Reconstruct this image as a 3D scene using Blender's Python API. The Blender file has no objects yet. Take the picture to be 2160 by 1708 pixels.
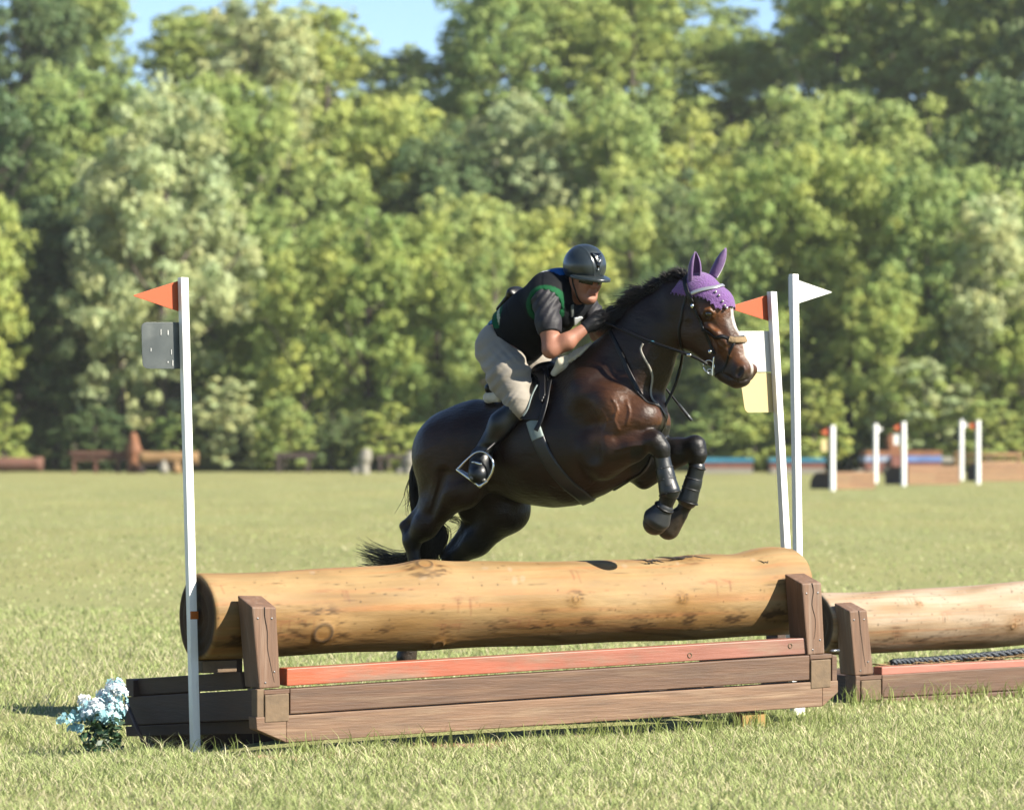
import bpy, bmesh, math, random
import numpy as np
from mathutils import Vector, Matrix

# ------------------------------------------------------------------ camera, sky, sun, exposure
SC = bpy.context.scene
COL = SC.collection
random.seed(7)
RNG = np.random.default_rng(7)

F, HY, CX, EYE = 7430.0, 936.0, 1080.0, 1.6      # focal length, horizon row, centre column (units of a 2160-wide frame), eye height
cam = bpy.data.cameras.new("camera")
cam.sensor_width = 36.0
cam.lens = 36.0 * F / 2160.0
cam.shift_y = (HY - 853.5) / 2160.0
cam.clip_start = 0.5
cam.clip_end = 3000.0
cam.dof.use_dof = True
cam.dof.focus_distance = 19.1
cam.dof.aperture_fstop = 3.0
cam.dof.aperture_blades = 0
cam_o = bpy.data.objects.new("camera", cam)
cam_o.location = (0, 0, EYE)
cam_o.rotation_euler = (math.pi / 2, 0, 0)
COL.objects.link(cam_o)
SC.camera = cam_o

SUN_EL = math.radians(36.0)
SUN_H = np.array([0.91, -0.41]); SUN_H /= np.linalg.norm(SUN_H)
TO_SUN = Vector((SUN_H[0] * math.cos(SUN_EL), SUN_H[1] * math.cos(SUN_EL), math.sin(SUN_EL)))
world = bpy.data.worlds.new("World")
SC.world = world
world.use_nodes = True
wn = world.node_tree.nodes
sky = wn.new("ShaderNodeTexSky")
sky.sky_type = 'NISHITA'
sky.sun_disc = False
sky.sun_elevation = SUN_EL
sky.sun_rotation = math.atan2(SUN_H[0], SUN_H[1])
sky.air_density = 1.0
sky.dust_density = 0.0
sky.altitude = 2500.0
sky.ozone_density = 2.5
wn["Background"].inputs[1].default_value = 0.066
world.node_tree.links.new(sky.outputs[0], wn["Background"].inputs[0])

sun = bpy.data.lights.new("sun", 'SUN')
sun.energy = 5.0
sun.angle = math.radians(0.53)
sun.color = (1.0, 0.93, 0.80)
sun_o = bpy.data.objects.new("sun", sun)
sun_o.rotation_euler = TO_SUN.to_track_quat('Z', 'Y').to_euler()
sun_o.location = (20, -10, 30)
COL.objects.link(sun_o)

SC.view_settings.view_transform = 'Standard'
SC.view_settings.look = 'None'
SC.view_settings.exposure = 1.7
SC.view_settings.gamma = 1.0
SC.view_settings.use_curve_mapping = False
SC.render.engine = 'CYCLES'
SC.cycles.max_bounces = 6
SC.cycles.diffuse_bounces = 3
SC.cycles.transmission_bounces = 4
SC.cycles.transparent_max_bounces = 6
try:
    SC.cycles.use_denoising = True
except Exception:
    pass

# ------------------------------------------------------------------ helpers
def W(px, py, d):
    """world point seen at column px, row py (2160-wide frame) at depth d"""
    return np.array([(px - CX) * d / F, d, EYE - (py - HY) * d / F])

def ground_z(x, y):
    x = np.asarray(x, float); y = np.asarray(y, float)
    dip = -0.15 * np.exp(-(((x + 2.7) / 1.2) ** 2 + ((y - 19.4) / 1.1) ** 2))
    t = np.clip((y - 210.0) / 125.0, 0, 1)
    hill = 34.0 * t * t * (3 - 2 * t)
    return dip + hill

def empty(name, loc=(0, 0, 0), rz=0.0, label=None, cat=None, group=None):
    o = bpy.data.objects.new(name, None)
    o.empty_display_size = 0.2
    o.location = loc
    o.rotation_euler = (0, 0, rz)
    COL.objects.link(o)
    tag(o, label, cat, group)
    return o

def tag(o, label=None, cat=None, group=None, kind=None):
    if label: o["label"] = label
    if cat: o["category"] = cat
    if group: o["group"] = group
    if kind: o["kind"] = kind
    return o

def fast_mesh(name, v, f, smooth=False):
    """v (n,3) array; f (m,k) int array of equal-size faces, or list of such arrays"""
    me = bpy.data.meshes.new(name)
    v = np.asarray(v, np.float32)
    fs = f if isinstance(f, list) else [f]
    fs = [np.asarray(q, np.int32) for q in fs if len(q)]
    me.vertices.add(len(v))
    me.vertices.foreach_set("co", v.ravel())
    nl = sum(q.size for q in fs); npol = sum(len(q) for q in fs)
    me.loops.add(nl)
    me.polygons.add(npol)
    me.loops.foreach_set("vertex_index", np.concatenate([q.ravel() for q in fs]))
    starts = []; base = 0
    for q in fs:
        k = q.shape[1]
        starts.append(base + np.arange(len(q)) * k); base += q.size
    me.polygons.foreach_set("loop_start", np.concatenate(starts).astype(np.int32))
    if smooth:
        me.polygons.foreach_set("use_smooth", np.ones(npol, bool))
    me.update(calc_edges=True)
    me.validate()
    return me

def set_col(me, c, name="Col"):
    c = np.asarray(c, np.float32) * .79
    if c.shape[1] == 3:
        c = np.concatenate([c, np.ones((len(c), 1), np.float32)], 1)
    a = me.attributes.new(name, 'FLOAT_COLOR', 'POINT')
    a.data.foreach_set("color", c.ravel())

def obj(name, me, mat=None, parent=None):
    o = bpy.data.objects.new(name, me)
    COL.objects.link(o)
    if mat is not None and len(me.materials) == 0:
        for m in (mat if isinstance(mat, (list, tuple)) else [mat]):
            me.materials.append(m)
    if parent is not None:
        o.parent = parent
    return o

def bevel(o, w=0.004, seg=2):
    m = o.modifiers.new("bevel", 'BEVEL'); m.width = w; m.segments = seg; m.limit_method = 'ANGLE'
    return o

HEX_F = np.array([[0, 1, 2, 3], [7, 6, 5, 4], [0, 4, 5, 1], [1, 5, 6, 2], [2, 6, 7, 3], [3, 7, 4, 0]])
def hexa(name, v8, mat, parent=None, bw=0.004):
    """v8: bottom ring (4, seen from above clockwise) then top ring"""
    me = bpy.data.meshes.new(name)
    bm = bmesh.new()
    vs = [bm.verts.new(tuple(map(float, p))) for p in v8]
    for q in HEX_F: bm.faces.new([vs[i] for i in q])
    bmesh.ops.recalc_face_normals(bm, faces=bm.faces)
    bm.to_mesh(me); bm.free()
    o = obj(name, me, mat, parent)
    if bw: bevel(o, bw)
    return o

def box(name, lo, hi, mat, parent=None, bw=0.004):
    (a, b, c), (d, e, f) = lo, hi
    return hexa(name, [(a, b, c), (a, e, c), (d, e, c), (d, b, c), (a, b, f), (a, e, f), (d, e, f), (d, b, f)], mat, parent, bw)

def prism(name, poly, axis_vec, mat, parent=None, bw=0.003):
    """extrude planar polygon (list of 3d points) along axis_vec"""
    me = bpy.data.meshes.new(name)
    bm = bmesh.new()
    ax = Vector(axis_vec)
    a = [bm.verts.new(Vector(p)) for p in poly]
    b = [bm.verts.new(Vector(p) + ax) for p in poly]
    n = len(poly)
    bm.faces.new(a); bm.faces.new(b[::-1])
    for i in range(n):
        bm.faces.new([a[i], b[i], b[(i + 1) % n], a[(i + 1) % n]])
    bmesh.ops.recalc_face_normals(bm, faces=bm.faces)
    bm.to_mesh(me); bm.free()
    o = obj(name, me, mat, parent)
    if bw: bevel(o, bw)
    return o

def tube_arrays(pts, rad, n=8, squash=None):
    """tube along polyline; rad scalar or list"""
    P = np.asarray(pts, float); m = len(P)
    R = np.full(m, rad, float) if np.isscalar(rad) else np.asarray(rad, float)
    T = np.gradient(P, axis=0); T /= np.linalg.norm(T, axis=1)[:, None] + 1e-9
    up = np.array([0, 0, 1.0])
    if abs(T[0] @ up) > 0.9: up = np.array([0, 1.0, 0])
    N = np.zeros_like(P); n0 = np.cross(T[0], up); n0 /= np.linalg.norm(n0)
    for i in range(m):
        n0 = n0 - T[i] * (n0 @ T[i]); n0 /= np.linalg.norm(n0) + 1e-9
        N[i] = n0
    B = np.cross(T, N)
    an = np.arange(n) * 2 * np.pi / n
    V = P[:, None] + R[:, None, None] * (np.cos(an)[None, :, None] * N[:, None] + np.sin(an)[None, :, None] * B[:, None])
    V = V.reshape(-1, 3)
    i = np.arange(m - 1)[:, None]; j = np.arange(n)[None, :]
    q = np.stack([i * n + j, i * n + (j + 1) % n, (i + 1) * n + (j + 1) % n, (i + 1) * n + j], -1).reshape(-1, 4)
    V = np.vstack([V, P[0], P[-1]])
    c0, c1 = m * n, m * n + 1
    j = np.arange(n)
    t = np.vstack([np.stack([np.full(n, c0), (j + 1) % n, j], 1), np.stack([np.full(n, c1), (m - 1) * n + j, (m - 1) * n + (j + 1) % n], 1)])
    return V, q, t

def tube(name, pts, rad, mat, parent=None, n=8):
    V, q, t = tube_arrays(pts, rad, n)
    return obj(name, fast_mesh(name, V, [q, t], True), mat, parent)

def merge(parts):
    """join lists of (V, [faces...]) into one"""
    Vs, fq, off = [], {}, 0
    for V, fl in parts:
        for f in fl:
            f = np.asarray(f)
            if len(f): fq.setdefault(f.shape[1], []).append(f + off)
        Vs.append(V); off += len(V)
    return np.vstack(Vs), [np.vstack(x) for x in fq.values()]

def smooth_path(pts, n=24):
    P = np.asarray(pts, float)
    if len(P) < 3: 
        t = np.linspace(0, 1, n)[:, None]; return P[0] * (1 - t) + P[-1] * t
    Q = np.vstack([2 * P[0] - P[1], P, 2 * P[-1] - P[-2]])
    out = []
    segs = len(P) - 1; per = max(2, n // segs)
    for i in range(segs):
        p0, p1, p2, p3 = Q[i:i + 4]
        for t in np.linspace(0, 1, per, endpoint=False):
            out.append(0.5 * ((2 * p1) + (-p0 + p2) * t + (2 * p0 - 5 * p1 + 4 * p2 - p3) * t * t + (-p0 + 3 * p1 - 3 * p2 + p3) * t ** 3))
    out.append(P[-1])
    return np.array(out)

# ------------------------------------------------------------------ signed-distance modelling (bodies, clothes, tack)
RS = 1.0     # radius scale in force while a figure is being modelled
class Sdf:
    def __init__(s): s.p = []
    def add(s, a, b, ra, rb=None, k=0.05, sq=1.0, n=(0, 1, 0), op='u'):
        rb = ra if rb is None else rb
        s.p.append((np.asarray(a, float), np.asarray(b, float), ra * RS, rb * RS, k, sq, np.asarray(n, float) / np.linalg.norm(n), op))
        return s
    def inflate(s, e, ks=1.0):
        r = Sdf()
        r.p = [(a, b, ra + (e if op == 'u' else 0), rb + (e if op == 'u' else 0), k * ks, sq, n, op) for a, b, ra, rb, k, sq, n, op in s.p]
        return r
    @staticmethod
    def _d(P, a, b, ra, rb, sq, n):
        if sq != 1.0:
            P = P + (sq - 1) * (P @ n)[..., None] * n
            a = a + (sq - 1) * (a @ n) * n
            b = b + (sq - 1) * (b @ n) * n
        ab = b - a; L = ab @ ab
        q = P - a
        if L < 1e-12:
            return np.sqrt((q * q).sum(-1)) - ra
        t = np.clip((q @ ab) / L, 0, 1)
        q = q - t[..., None] * ab
        return np.sqrt((q * q).sum(-1)) - (ra + (rb - ra) * t)
    @staticmethod
    def _mix(D, d, k, op):
        if op == 'u':
            h = np.maximum(k - np.abs(D - d), 0) / k
            return np.minimum(D, d) - h * h * k * 0.25
        if op == 's':
            d = -d
            h = np.maximum(k - np.abs(D - d), 0) / k
            return np.maximum(D, d) + h * h * k * 0.25
    def at(s, P):
        P = np.asarray(P, float)
        D = np.full(P.shape[:-1], 1.0)
        for a, b, ra, rb, k, sq, n, op in s.p:
            D = s._mix(D, s._d(P, a, b, ra, rb, sq, n), k, op)
        return D
    def normal(s, P, e=0.004):
        g = np.stack([s.at(P + np.eye(3)[i] * e) - s.at(P - np.eye(3)[i] * e) for i in range(3)], -1)
        return g / (np.linalg.norm(g, axis=-1, keepdims=True) + 1e-9)
    def project(s, P, off=0.0, it=6):
        P = np.asarray(P, float).copy()
        for _ in range(it):
            d = s.at(P) - off
            e = 0.004
            g = np.stack([s.at(P + np.eye(3)[i] * e) - s.at(P - np.eye(3)[i] * e) for i in range(3)], -1) / (2 * e)
            P -= (d / (np.maximum((g * g).sum(-1), 0.1)))[..., None] * g * 0.9
        return P
    def grid(s, h, clip=None, pad=3):
        lo = np.full(3, 1e9); hi = -lo
        bbs = []
        for a, b, ra, rb, k, sq, n, op in s.p:
            r = max(ra, rb) / min(1.0, sq) + k * 0.6 + 4 * h
            bb = (np.minimum(a, b) - r, np.maximum(a, b) + r)
            bbs.append(bb)
            if op == 'u':
                lo = np.minimum(lo, bb[0]); hi = np.maximum(hi, bb[1])
        if clip is not None:
            lo = np.maximum(lo, clip[0]); hi = np.minimum(hi, clip[1])
        nn = np.ceil((hi - lo) / h).astype(int) + 1
        D = np.full(nn, 1.0, np.float32)
        ax = [lo[i] + h * np.arange(nn[i]) for i in range(3)]
        for (a, b, ra, rb, k, sq, n, op), bb in zip(s.p, bbs):
            i0 = np.clip(np.floor((bb[0] - lo) / h).astype(int), 0, nn); i1 = np.clip(np.ceil((bb[1] - lo) / h).astype(int) + 1, 0, nn)
            if (i1 <= i0).any(): continue
            sl = tuple(slice(i0[i], i1[i]) for i in range(3))
            G = np.stack(np.meshgrid(*[ax[i][sl[i]] for i in range(3)], indexing='ij'), -1)
            D[sl] = s._mix(D[sl], s._d(G, a, b, ra, rb, sq, n), k, op)
        return D, lo, h
    def mesh(s, h, fn=None, clip=None):
        D, lo, h = s.grid(h, clip)
        if fn is not None:
            ax = [lo[i] + h * np.arange(D.shape[i]) for i in range(3)]
            G = np.stack(np.meshgrid(*ax, indexing='ij'), -1)
            D = fn(D, G).astype(np.float32)
        return nets(D, lo, h)

def nets(D, lo, h):
    D = np.pad(D, 1, constant_values=1.0); lo = lo - h
    S = D < 0
    n = np.array(D.shape)
    cs = np.zeros(n - 1, np.int8)
    corners = [(i, j, k) for i in (0, 1) for j in (0, 1) for k in (0, 1)]
    for i, j, k in corners:
        cs += S[i:n[0] - 1 + i, j:n[1] - 1 + j, k:n[2] - 1 + k]
    act = (cs > 0) & (cs < 8)
    I = np.argwhere(act)
    idx = np.full(act.shape, -1, np.int32); idx[act] = np.arange(len(I))
    val = np.stack([D[I[:, 0] + i, I[:, 1] + j, I[:, 2] + k] for i, j, k in corners], 1)
    acc = np.zeros((len(I), 3)); cnt = np.zeros(len(I))
    C = np.array(corners, float)
    for a in range(8):
        for b in range(a + 1, 8):
            if np.abs(C[a] - C[b]).sum() != 1: continue
            va, vb = val[:, a], val[:, b]
            m = (va < 0) != (vb < 0)
            t = np.where(m, va / np.where(m, va - vb, 1), 0)
            acc += np.where(m[:, None], C[a] + t[:, None] * (C[b] - C[a]), 0); cnt += m
    V = lo + h * (I + acc / cnt[:, None])
    Fc = []
    for ax in range(3):
        s0 = [slice(None)] * 3; s1 = [slice(None)] * 3
        s0[ax] = slice(0, -1); s1[ax] = slice(1, None)
        A, B = S[tuple(s0)], S[tuple(s1)]
        E = np.argwhere(A != B)
        o1, o2 = [(1, 2), (2, 0), (0, 1)][ax]
        E = E[(E[:, o1] > 0) & (E[:, o2] > 0) & (E[:, o1] < n[o1] - 1) & (E[:, o2] < n[o2] - 1)]
        inside = A[tuple(E.T)]
        def g(d1, d2):
            q = E.copy(); q[:, o1] += d1; q[:, o2] += d2
            return idx[tuple(q.T)]
        Q = np.stack([g(-1, -1), g(0, -1), g(0, 0), g(-1, 0)], 1)
        Q[~inside] = Q[~inside][:, ::-1]
        Fc.append(Q)
    Fc = np.vstack(Fc)
    Fc = Fc[(Fc >= 0).all(1)]
    return V, Fc

def keep_faces(V, Fc, mask):
    m = mask[Fc].all(1)
    Fc = Fc[m]
    used = np.unique(Fc)
    re = np.full(len(V), -1); re[used] = np.arange(len(used))
    return V[used], re[Fc]

def in_poly(x, y, poly):
    poly = np.asarray(poly, float)
    c = np.zeros(np.shape(x), bool)
    j = len(poly) - 1
    for i in range(len(poly)):
        xi, yi = poly[i]; xj, yj = poly[j]
        c ^= ((yi > y) != (yj > y)) & (x < (xj - xi) * (y - yi) / (yj - yi + 1e-12) + xi)
        j = i
    return c

def vnoise(P, scale, seed=0):
    """cheap smooth pseudo noise in [-1,1] from sums of sines"""
    r = np.random.default_rng(seed)
    out = 0
    for i in range(6):
        d = r.normal(size=3); d /= np.linalg.norm(d)
        out = out + np.sin((P @ d) * scale * (0.6 + 0.8 * r.random()) * 6.283 + r.random() * 6.283)
    return out / 3.2

# ------------------------------------------------------------------ materials
def mat(name, base=(0.5, 0.5, 0.5), rough=0.6, var=0.0, scale=8.0, stretch=(1, 1, 1), bump=0.0, bscale=40.0, bstretch=None,
        metal=0.0, attr=None, sheen=0.0, spec=0.5, dark=None, coat=0.0, trans=0.0, detail=5.0, randoff=True, base2=None, thresh=None):
    base = tuple(c * .66 for c in base); base2 = tuple(c * .66 for c in base2) if base2 else None
    m = bpy.data.materials.new(name)
    m.use_nodes = True
    nt = m.node_tree; N = nt.nodes; L = nt.links
    b = N["Principled BSDF"]
    b.inputs["Roughness"].default_value = rough
    b.inputs["Metallic"].default_value = metal
    b.inputs["Specular IOR Level"].default_value = spec
    b.inputs["Coat Weight"].default_value = coat
    b.inputs["Sheen Weight"].default_value = sheen
    col = None
    if attr:
        a = N.new("ShaderNodeAttribute"); a.attribute_name = attr; col = a.outputs["Color"]
    else:
        c = N.new("ShaderNodeRGB"); c.outputs[0].default_value = (*base, 1); col = c.outputs[0]
    vec = None
    if var or bump or base2:
        tc = N.new("ShaderNodeTexCoord")
        vec = tc.outputs["Object"]
        if randoff:
            oi = N.new("ShaderNodeObjectInfo")
            mu = N.new("ShaderNodeMath"); mu.operation = 'MULTIPLY'; mu.inputs[1].default_value = 37.0
            L.new(oi.outputs["Random"], mu.inputs[0])
            ad = N.new("ShaderNodeVectorMath"); ad.operation = 'ADD'
            L.new(vec, ad.inputs[0]); L.new(mu.outputs[0], ad.inputs[1]); vec = ad.outputs[0]
    def noise(sc, st, det=detail, rg=0.6):
        mp = N.new("ShaderNodeMapping"); mp.inputs["Scale"].default_value = st
        L.new(vec, mp.inputs[0])
        n = N.new("ShaderNodeTexNoise"); n.inputs["Scale"].default_value = sc; n.inputs["Detail"].default_value = det
        n.inputs["Roughness"].default_value = rg
        L.new(mp.outputs[0], n.inputs["Vector"])
        return n.outputs["Fac"]
    if base2:
        f = noise(scale * 0.7, stretch, 4, 0.65)
        rp = N.new("ShaderNodeValToRGB")
        t0, t1 = thresh or (0.45, 0.6)
        rp.color_ramp.elements[0].position = t0; rp.color_ramp.elements[1].position = t1
        L.new(f, rp.inputs[0])
        mx = N.new("ShaderNodeMix"); mx.data_type = 'RGBA'
        L.new(rp.outputs[0], mx.inputs[0]); L.new(col, mx.inputs[6]); mx.inputs[7].default_value = (*base2, 1)
        col = mx.outputs[2]
    if var:
        f = noise(scale, stretch)
        mr = N.new("ShaderNodeMapRange")
        mr.inputs[1].default_value = 0.25; mr.inputs[2].default_value = 0.75
        mr.inputs[3].default_value = 1 - var; mr.inputs[4].default_value = 1 + var
        L.new(f, mr.inputs[0])
        mx = N.new("ShaderNodeVectorMath"); mx.operation = 'SCALE'
        L.new(col, mx.inputs[0]); L.new(mr.outputs[0], mx.inputs["Scale"])
        col = mx.outputs[0]
        rr = N.new("ShaderNodeMapRange"); rr.inputs[3].default_value = max(0.02, rough - 0.08); rr.inputs[4].default_value = min(1, rough + 0.08)
        L.new(f, rr.inputs[0]); L.new(rr.outputs[0], b.inputs["Roughness"])
    if bump:
        f = noise(bscale, bstretch or stretch)
        bp = N.new("ShaderNodeBump"); bp.inputs["Strength"].default_value = bump; bp.inputs["Distance"].default_value = 0.01
        L.new(f, bp.inputs["Height"]); L.new(bp.outputs[0], b.inputs["Normal"])
    L.new(col, b.inputs["Base Color"])
    if trans:
        tr = N.new("ShaderNodeBsdfTranslucent"); L.new(col, tr.inputs[0])
        ms = N.new("ShaderNodeMixShader"); ms.inputs[0].default_value = trans
        L.new(b.outputs[0], ms.inputs[1]); L.new(tr.outputs[0], ms.inputs[2])
        L.new(ms.outputs[0], N["Material Output"].inputs[0])
    return m
# ------------------------------------------------------------------ ground
ys = np.concatenate([np.linspace(-60, 14, 12), np.arange(14.5, 24, .25), np.linspace(25, 205, 40), np.linspace(208, 380, 40), np.linspace(400, 1200, 12)])
xs = np.concatenate([-np.geomspace(600, 8, 26), np.arange(-7, 7.01, .25), np.geomspace(8, 600, 26)])
GX, GY = np.meshgrid(xs, ys, indexing='ij')
GV = np.stack([GX, GY, ground_z(GX, GY)], -1).reshape(-1, 3)
gi = np.arange(GX.size).reshape(GX.shape)
gq = np.stack([gi[:-1, :-1], gi[1:, :-1], gi[1:, 1:], gi[:-1, 1:]], -1).reshape(-1, 4)
gme = fast_mesh("ground", GV, gq, True)
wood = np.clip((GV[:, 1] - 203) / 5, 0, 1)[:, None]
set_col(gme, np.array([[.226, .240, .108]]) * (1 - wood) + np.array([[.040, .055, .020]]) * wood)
def ground_mat():
    m = bpy.data.materials.new("mown_grass_ground"); m.use_nodes = True
    nt = m.node_tree; N = nt.nodes; L = nt.links; b = N["Principled BSDF"]
    b.inputs["Roughness"].default_value = .95; b.inputs["Specular IOR Level"].default_value = .05
    a = N.new("ShaderNodeAttribute"); a.attribute_name = "Col"
    tc = N.new("ShaderNodeTexCoord")
    def nz(sc, st, det, lo, hi, a0=.3, a1=.7):
        mp = N.new("ShaderNodeMapping"); mp.inputs["Scale"].default_value = st; L.new(tc.outputs["Object"], mp.inputs[0])
        n = N.new("ShaderNodeTexNoise"); n.inputs["Scale"].default_value = sc; n.inputs["Detail"].default_value = det; n.inputs["Roughness"].default_value = .65
        L.new(mp.outputs[0], n.inputs["Vector"])
        r = N.new("ShaderNodeMapRange"); r.inputs[1].default_value = a0; r.inputs[2].default_value = a1; r.inputs[3].default_value = lo; r.inputs[4].default_value = hi
        L.new(n.outputs["Fac"], r.inputs[0]); return r.outputs[0]
    n1 = nz(.35, (1, .25, 1), 6, .86, 1.12)
    n2 = nz(9, (1, .5, 1), 6, .75, 1.25)
    n3 = nz(.12, (1, .5, 1), 4, 0, 1)
    mu = N.new("ShaderNodeMath"); mu.operation = 'MULTIPLY'; L.new(n1, mu.inputs[0]); L.new(n2, mu.inputs[1])
    v = N.new("ShaderNodeVectorMath"); v.operation = 'SCALE'; L.new(a.outputs["Color"], v.inputs[0]); L.new(mu.outputs[0], v.inputs["Scale"])
    tint = N.new("ShaderNodeMix"); tint.data_type = 'RGBA'; tint.blend_type = 'MULTIPLY'; L.new(n3, tint.inputs[0]); L.new(v.outputs[0], tint.inputs[6]); tint.inputs[7].default_value = (1.12, 1.0, .92, 1)
    L.new(tint.outputs[2], b.inputs["Base Color"])
    n = N.new("ShaderNodeTexNoise"); n.inputs["Scale"].default_value = 26; n.inputs["Detail"].default_value = 6
    L.new(tc.outputs["Object"], n.inputs["Vector"])
    bp = N.new("ShaderNodeBump"); bp.inputs["Strength"].default_value = .8; bp.inputs["Distance"].default_value = .04
    L.new(n.outputs["Fac"], bp.inputs["Height"]); L.new(bp.outputs[0], b.inputs["Normal"])
    return m
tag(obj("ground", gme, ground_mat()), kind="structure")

# ------------------------------------------------------------------ trees on the edge of the field and up the hill
def leaf_mat(name, base):
    m = bpy.data.materials.new(name); m.use_nodes = True
    nt = m.node_tree; N = nt.nodes; L = nt.links; b = N["Principled BSDF"]
    a = N.new("ShaderNodeAttribute"); a.attribute_name = "Col"
    oi = N.new("ShaderNodeObjectInfo")
    hs_ = N.new("ShaderNodeHueSaturation")
    r = N.new("ShaderNodeMapRange"); r.inputs[3].default_value = .485; r.inputs[4].default_value = .515; L.new(oi.outputs["Random"], r.inputs[0]); L.new(r.outputs[0], hs_.inputs["Hue"])
    r2 = N.new("ShaderNodeMapRange"); r2.inputs[3].default_value = 1.12; r2.inputs[4].default_value = .86; L.new(oi.outputs["Random"], r2.inputs[0]); L.new(r2.outputs[0], hs_.inputs["Value"])
    mx = N.new("ShaderNodeVectorMath"); mx.operation = 'MULTIPLY'; L.new(a.outputs["Color"], mx.inputs[0]); mx.inputs[1].default_value = base
    L.new(mx.outputs[0], hs_.inputs["Color"])
    L.new(hs_.outputs[0], b.inputs["Base Color"]); b.inputs["Roughness"].default_value = .55; b.inputs["Specular IOR Level"].default_value = .25
    tr = N.new("ShaderNodeBsdfTranslucent"); L.new(hs_.outputs[0], tr.inputs[0])
    ms = N.new("ShaderNodeMixShader"); ms.inputs[0].default_value = .50
    L.new(b.outputs[0], ms.inputs[1]); L.new(tr.outputs[0], ms.inputs[2]); L.new(ms.outputs[0], N["Material Output"].inputs[0])
    return m
LEAF = {
    "bright": leaf_mat("leaf_yellow_green", (.45, .53, .155)),
    "pale": leaf_mat("leaf_pale_green", (.58, .63, .32)),
    "mid": leaf_mat("leaf_mid_green", (.40, .495, .165)),
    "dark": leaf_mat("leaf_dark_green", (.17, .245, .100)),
}
BARK = mat("bark", (.10, .08, .06), rough=.9, var=.3, scale=3, stretch=(4, 4, 1), bump=.6, bscale=6)

H0, W0 = 16.0, 11.0
def crown_arrays(seed, n_clump=420, per=44, leaf=.31, shape="round", low=.02):
    r = np.random.default_rng(seed)
    C, R = [], []
    lobes = []
    for i in range(22):                       # big boughs give the crown an uneven outline
        th = r.random() * 6.283; zz = low + .12 + (1 - low - .22) * r.random()
        wz = math.sin(math.pi * min(1, max(.12, (zz - low) / (1 - low) * .86 + .1)) ** .85) ** .6
        rad = W0 * .5 * wz * (.40 + .42 * r.random())
        lobes.append((np.array([rad * math.cos(th), rad * math.sin(th), zz * H0]), 1.2 + 1.6 * r.random()))
    lobes.append((np.array([.4, .2, H0 * .86]), 2.0)); lobes.append((np.array([0, 0, H0 * .6]), 3.2)); lobes.append((np.array([0, 0, H0 * .35]), 3.2))
    while len(C) < n_clump:
        c, rad = lobes[r.integers(len(lobes))]
        d = r.normal(size=3); d /= np.linalg.norm(d)
        p = c + d * rad * (.55 + .5 * r.random())
        if p[2] < low * H0 or p[2] > H0 or np.hypot(p[0], p[1]) > W0 * .53: continue
        C.append(p); R.append(.32 + .62 * r.random() ** 1.4)
    C = np.array(C); R = np.array(R)
    n = n_clump * per
    ci = np.repeat(np.arange(n_clump), per)
    d = r.normal(size=(n, 3)); d /= np.linalg.norm(d, axis=1)[:, None]
    d[:, 2] = np.abs(d[:, 2]) * np.where(r.random(n) < .7, 1, -1)
    d /= np.linalg.norm(d, axis=1)[:, None]
    pos = C[ci] + d * (R[ci] * (.35 + .65 * r.random(n) ** .6))[:, None] * np.array([1.1, 1.1, .8])
    nr = d * .9 + r.normal(size=(n, 3)) * .5 + np.array([0, 0, .3]); nr /= np.linalg.norm(nr, axis=1)[:, None]
    a = np.cross(nr, r.normal(size=(n, 3))); a /= np.linalg.norm(a, axis=1)[:, None]
    b = np.cross(nr, a)
    s = (leaf * (.6 + .7 * r.random(n)))[:, None]
    V = np.stack([pos - a * s * .62, pos - b * s * .34 + nr * s * .08, pos + a * s * .62, pos + b * s * .34 + nr * s * .08], 1).reshape(-1, 3)
    q = np.arange(n * 4).reshape(n, 4)
    cc = (.90 + .20 * r.random(n_clump))[ci] * (.9 + .2 * r.random(n))
    warm = (r.random(n_clump)[ci] - .5) * .16
    col = np.stack([cc * (1 + warm), cc, cc * (1 - warm)], 1)
    return V, q, np.repeat(col, 4, 0)
def trunk_arrays(seed):
    r = np.random.default_rng(seed + 50)
    parts = []
    P = smooth_path([(0, 0, -.6), (.1, .05, 3), (-.1, .1, 7), (.15, -.1, 11), (0, 0, 14.5)], 14)
    V, q, t = tube_arrays(P, np.linspace(.34, .05, len(P)), 8); parts.append((V, [q, t]))
    for i in range(9):
        z = 2.5 + 9.5 * i / 9; th = r.random() * 6.283; L_ = (1 - z / 16) * 4 + 1.6
        e = np.array([math.cos(th) * L_, math.sin(th) * L_, z + L_ * (.5 + .4 * r.random())])
        P = smooth_path([(0, 0, z), (e * .5 + np.array([0, 0, z * .45])), e], 8)
        V, q, t = tube_arrays(P, np.linspace(.13, .03, len(P)), 5); parts.append((V, [q, t]))
    return merge(parts)
CROWN, TRUNK = {}, []
for k, (kind, seeds) in enumerate((("bright", (1, 2, 3)), ("pale", (4, 5)), ("mid", (6, 7, 8)), ("dark", (9, 10)))):
    CROWN[kind] = []
    for sd in seeds:
        V, q, c = crown_arrays(sd, per=44)
        me = fast_mesh("crown_" + kind, V, q); set_col(me, c); me.materials.append(LEAF[kind])
        CROWN[kind].append(me)
for sd in (1, 2):
    V, fl = trunk_arrays(sd); me = fast_mesh("trunk", V, fl, True); me.materials.append(BARK); TRUNK.append(me)
SHRUB = {}
for kind, sd in (("bright", 21), ("pale", 22), ("mid", 23), ("dark", 24)):
    V, q, c = crown_arrays(sd, n_clump=170, per=50, leaf=.5, low=.0)
    me = fast_mesh("shrub_" + kind, V, q); set_col(me, c); me.materials.append(LEAF[kind]); SHRUB[kind] = me
V, fl = trunk_arrays(3); SHTRUNK = fast_mesh("stems", V, fl, True); SHTRUNK.materials.append(BARK)

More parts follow.
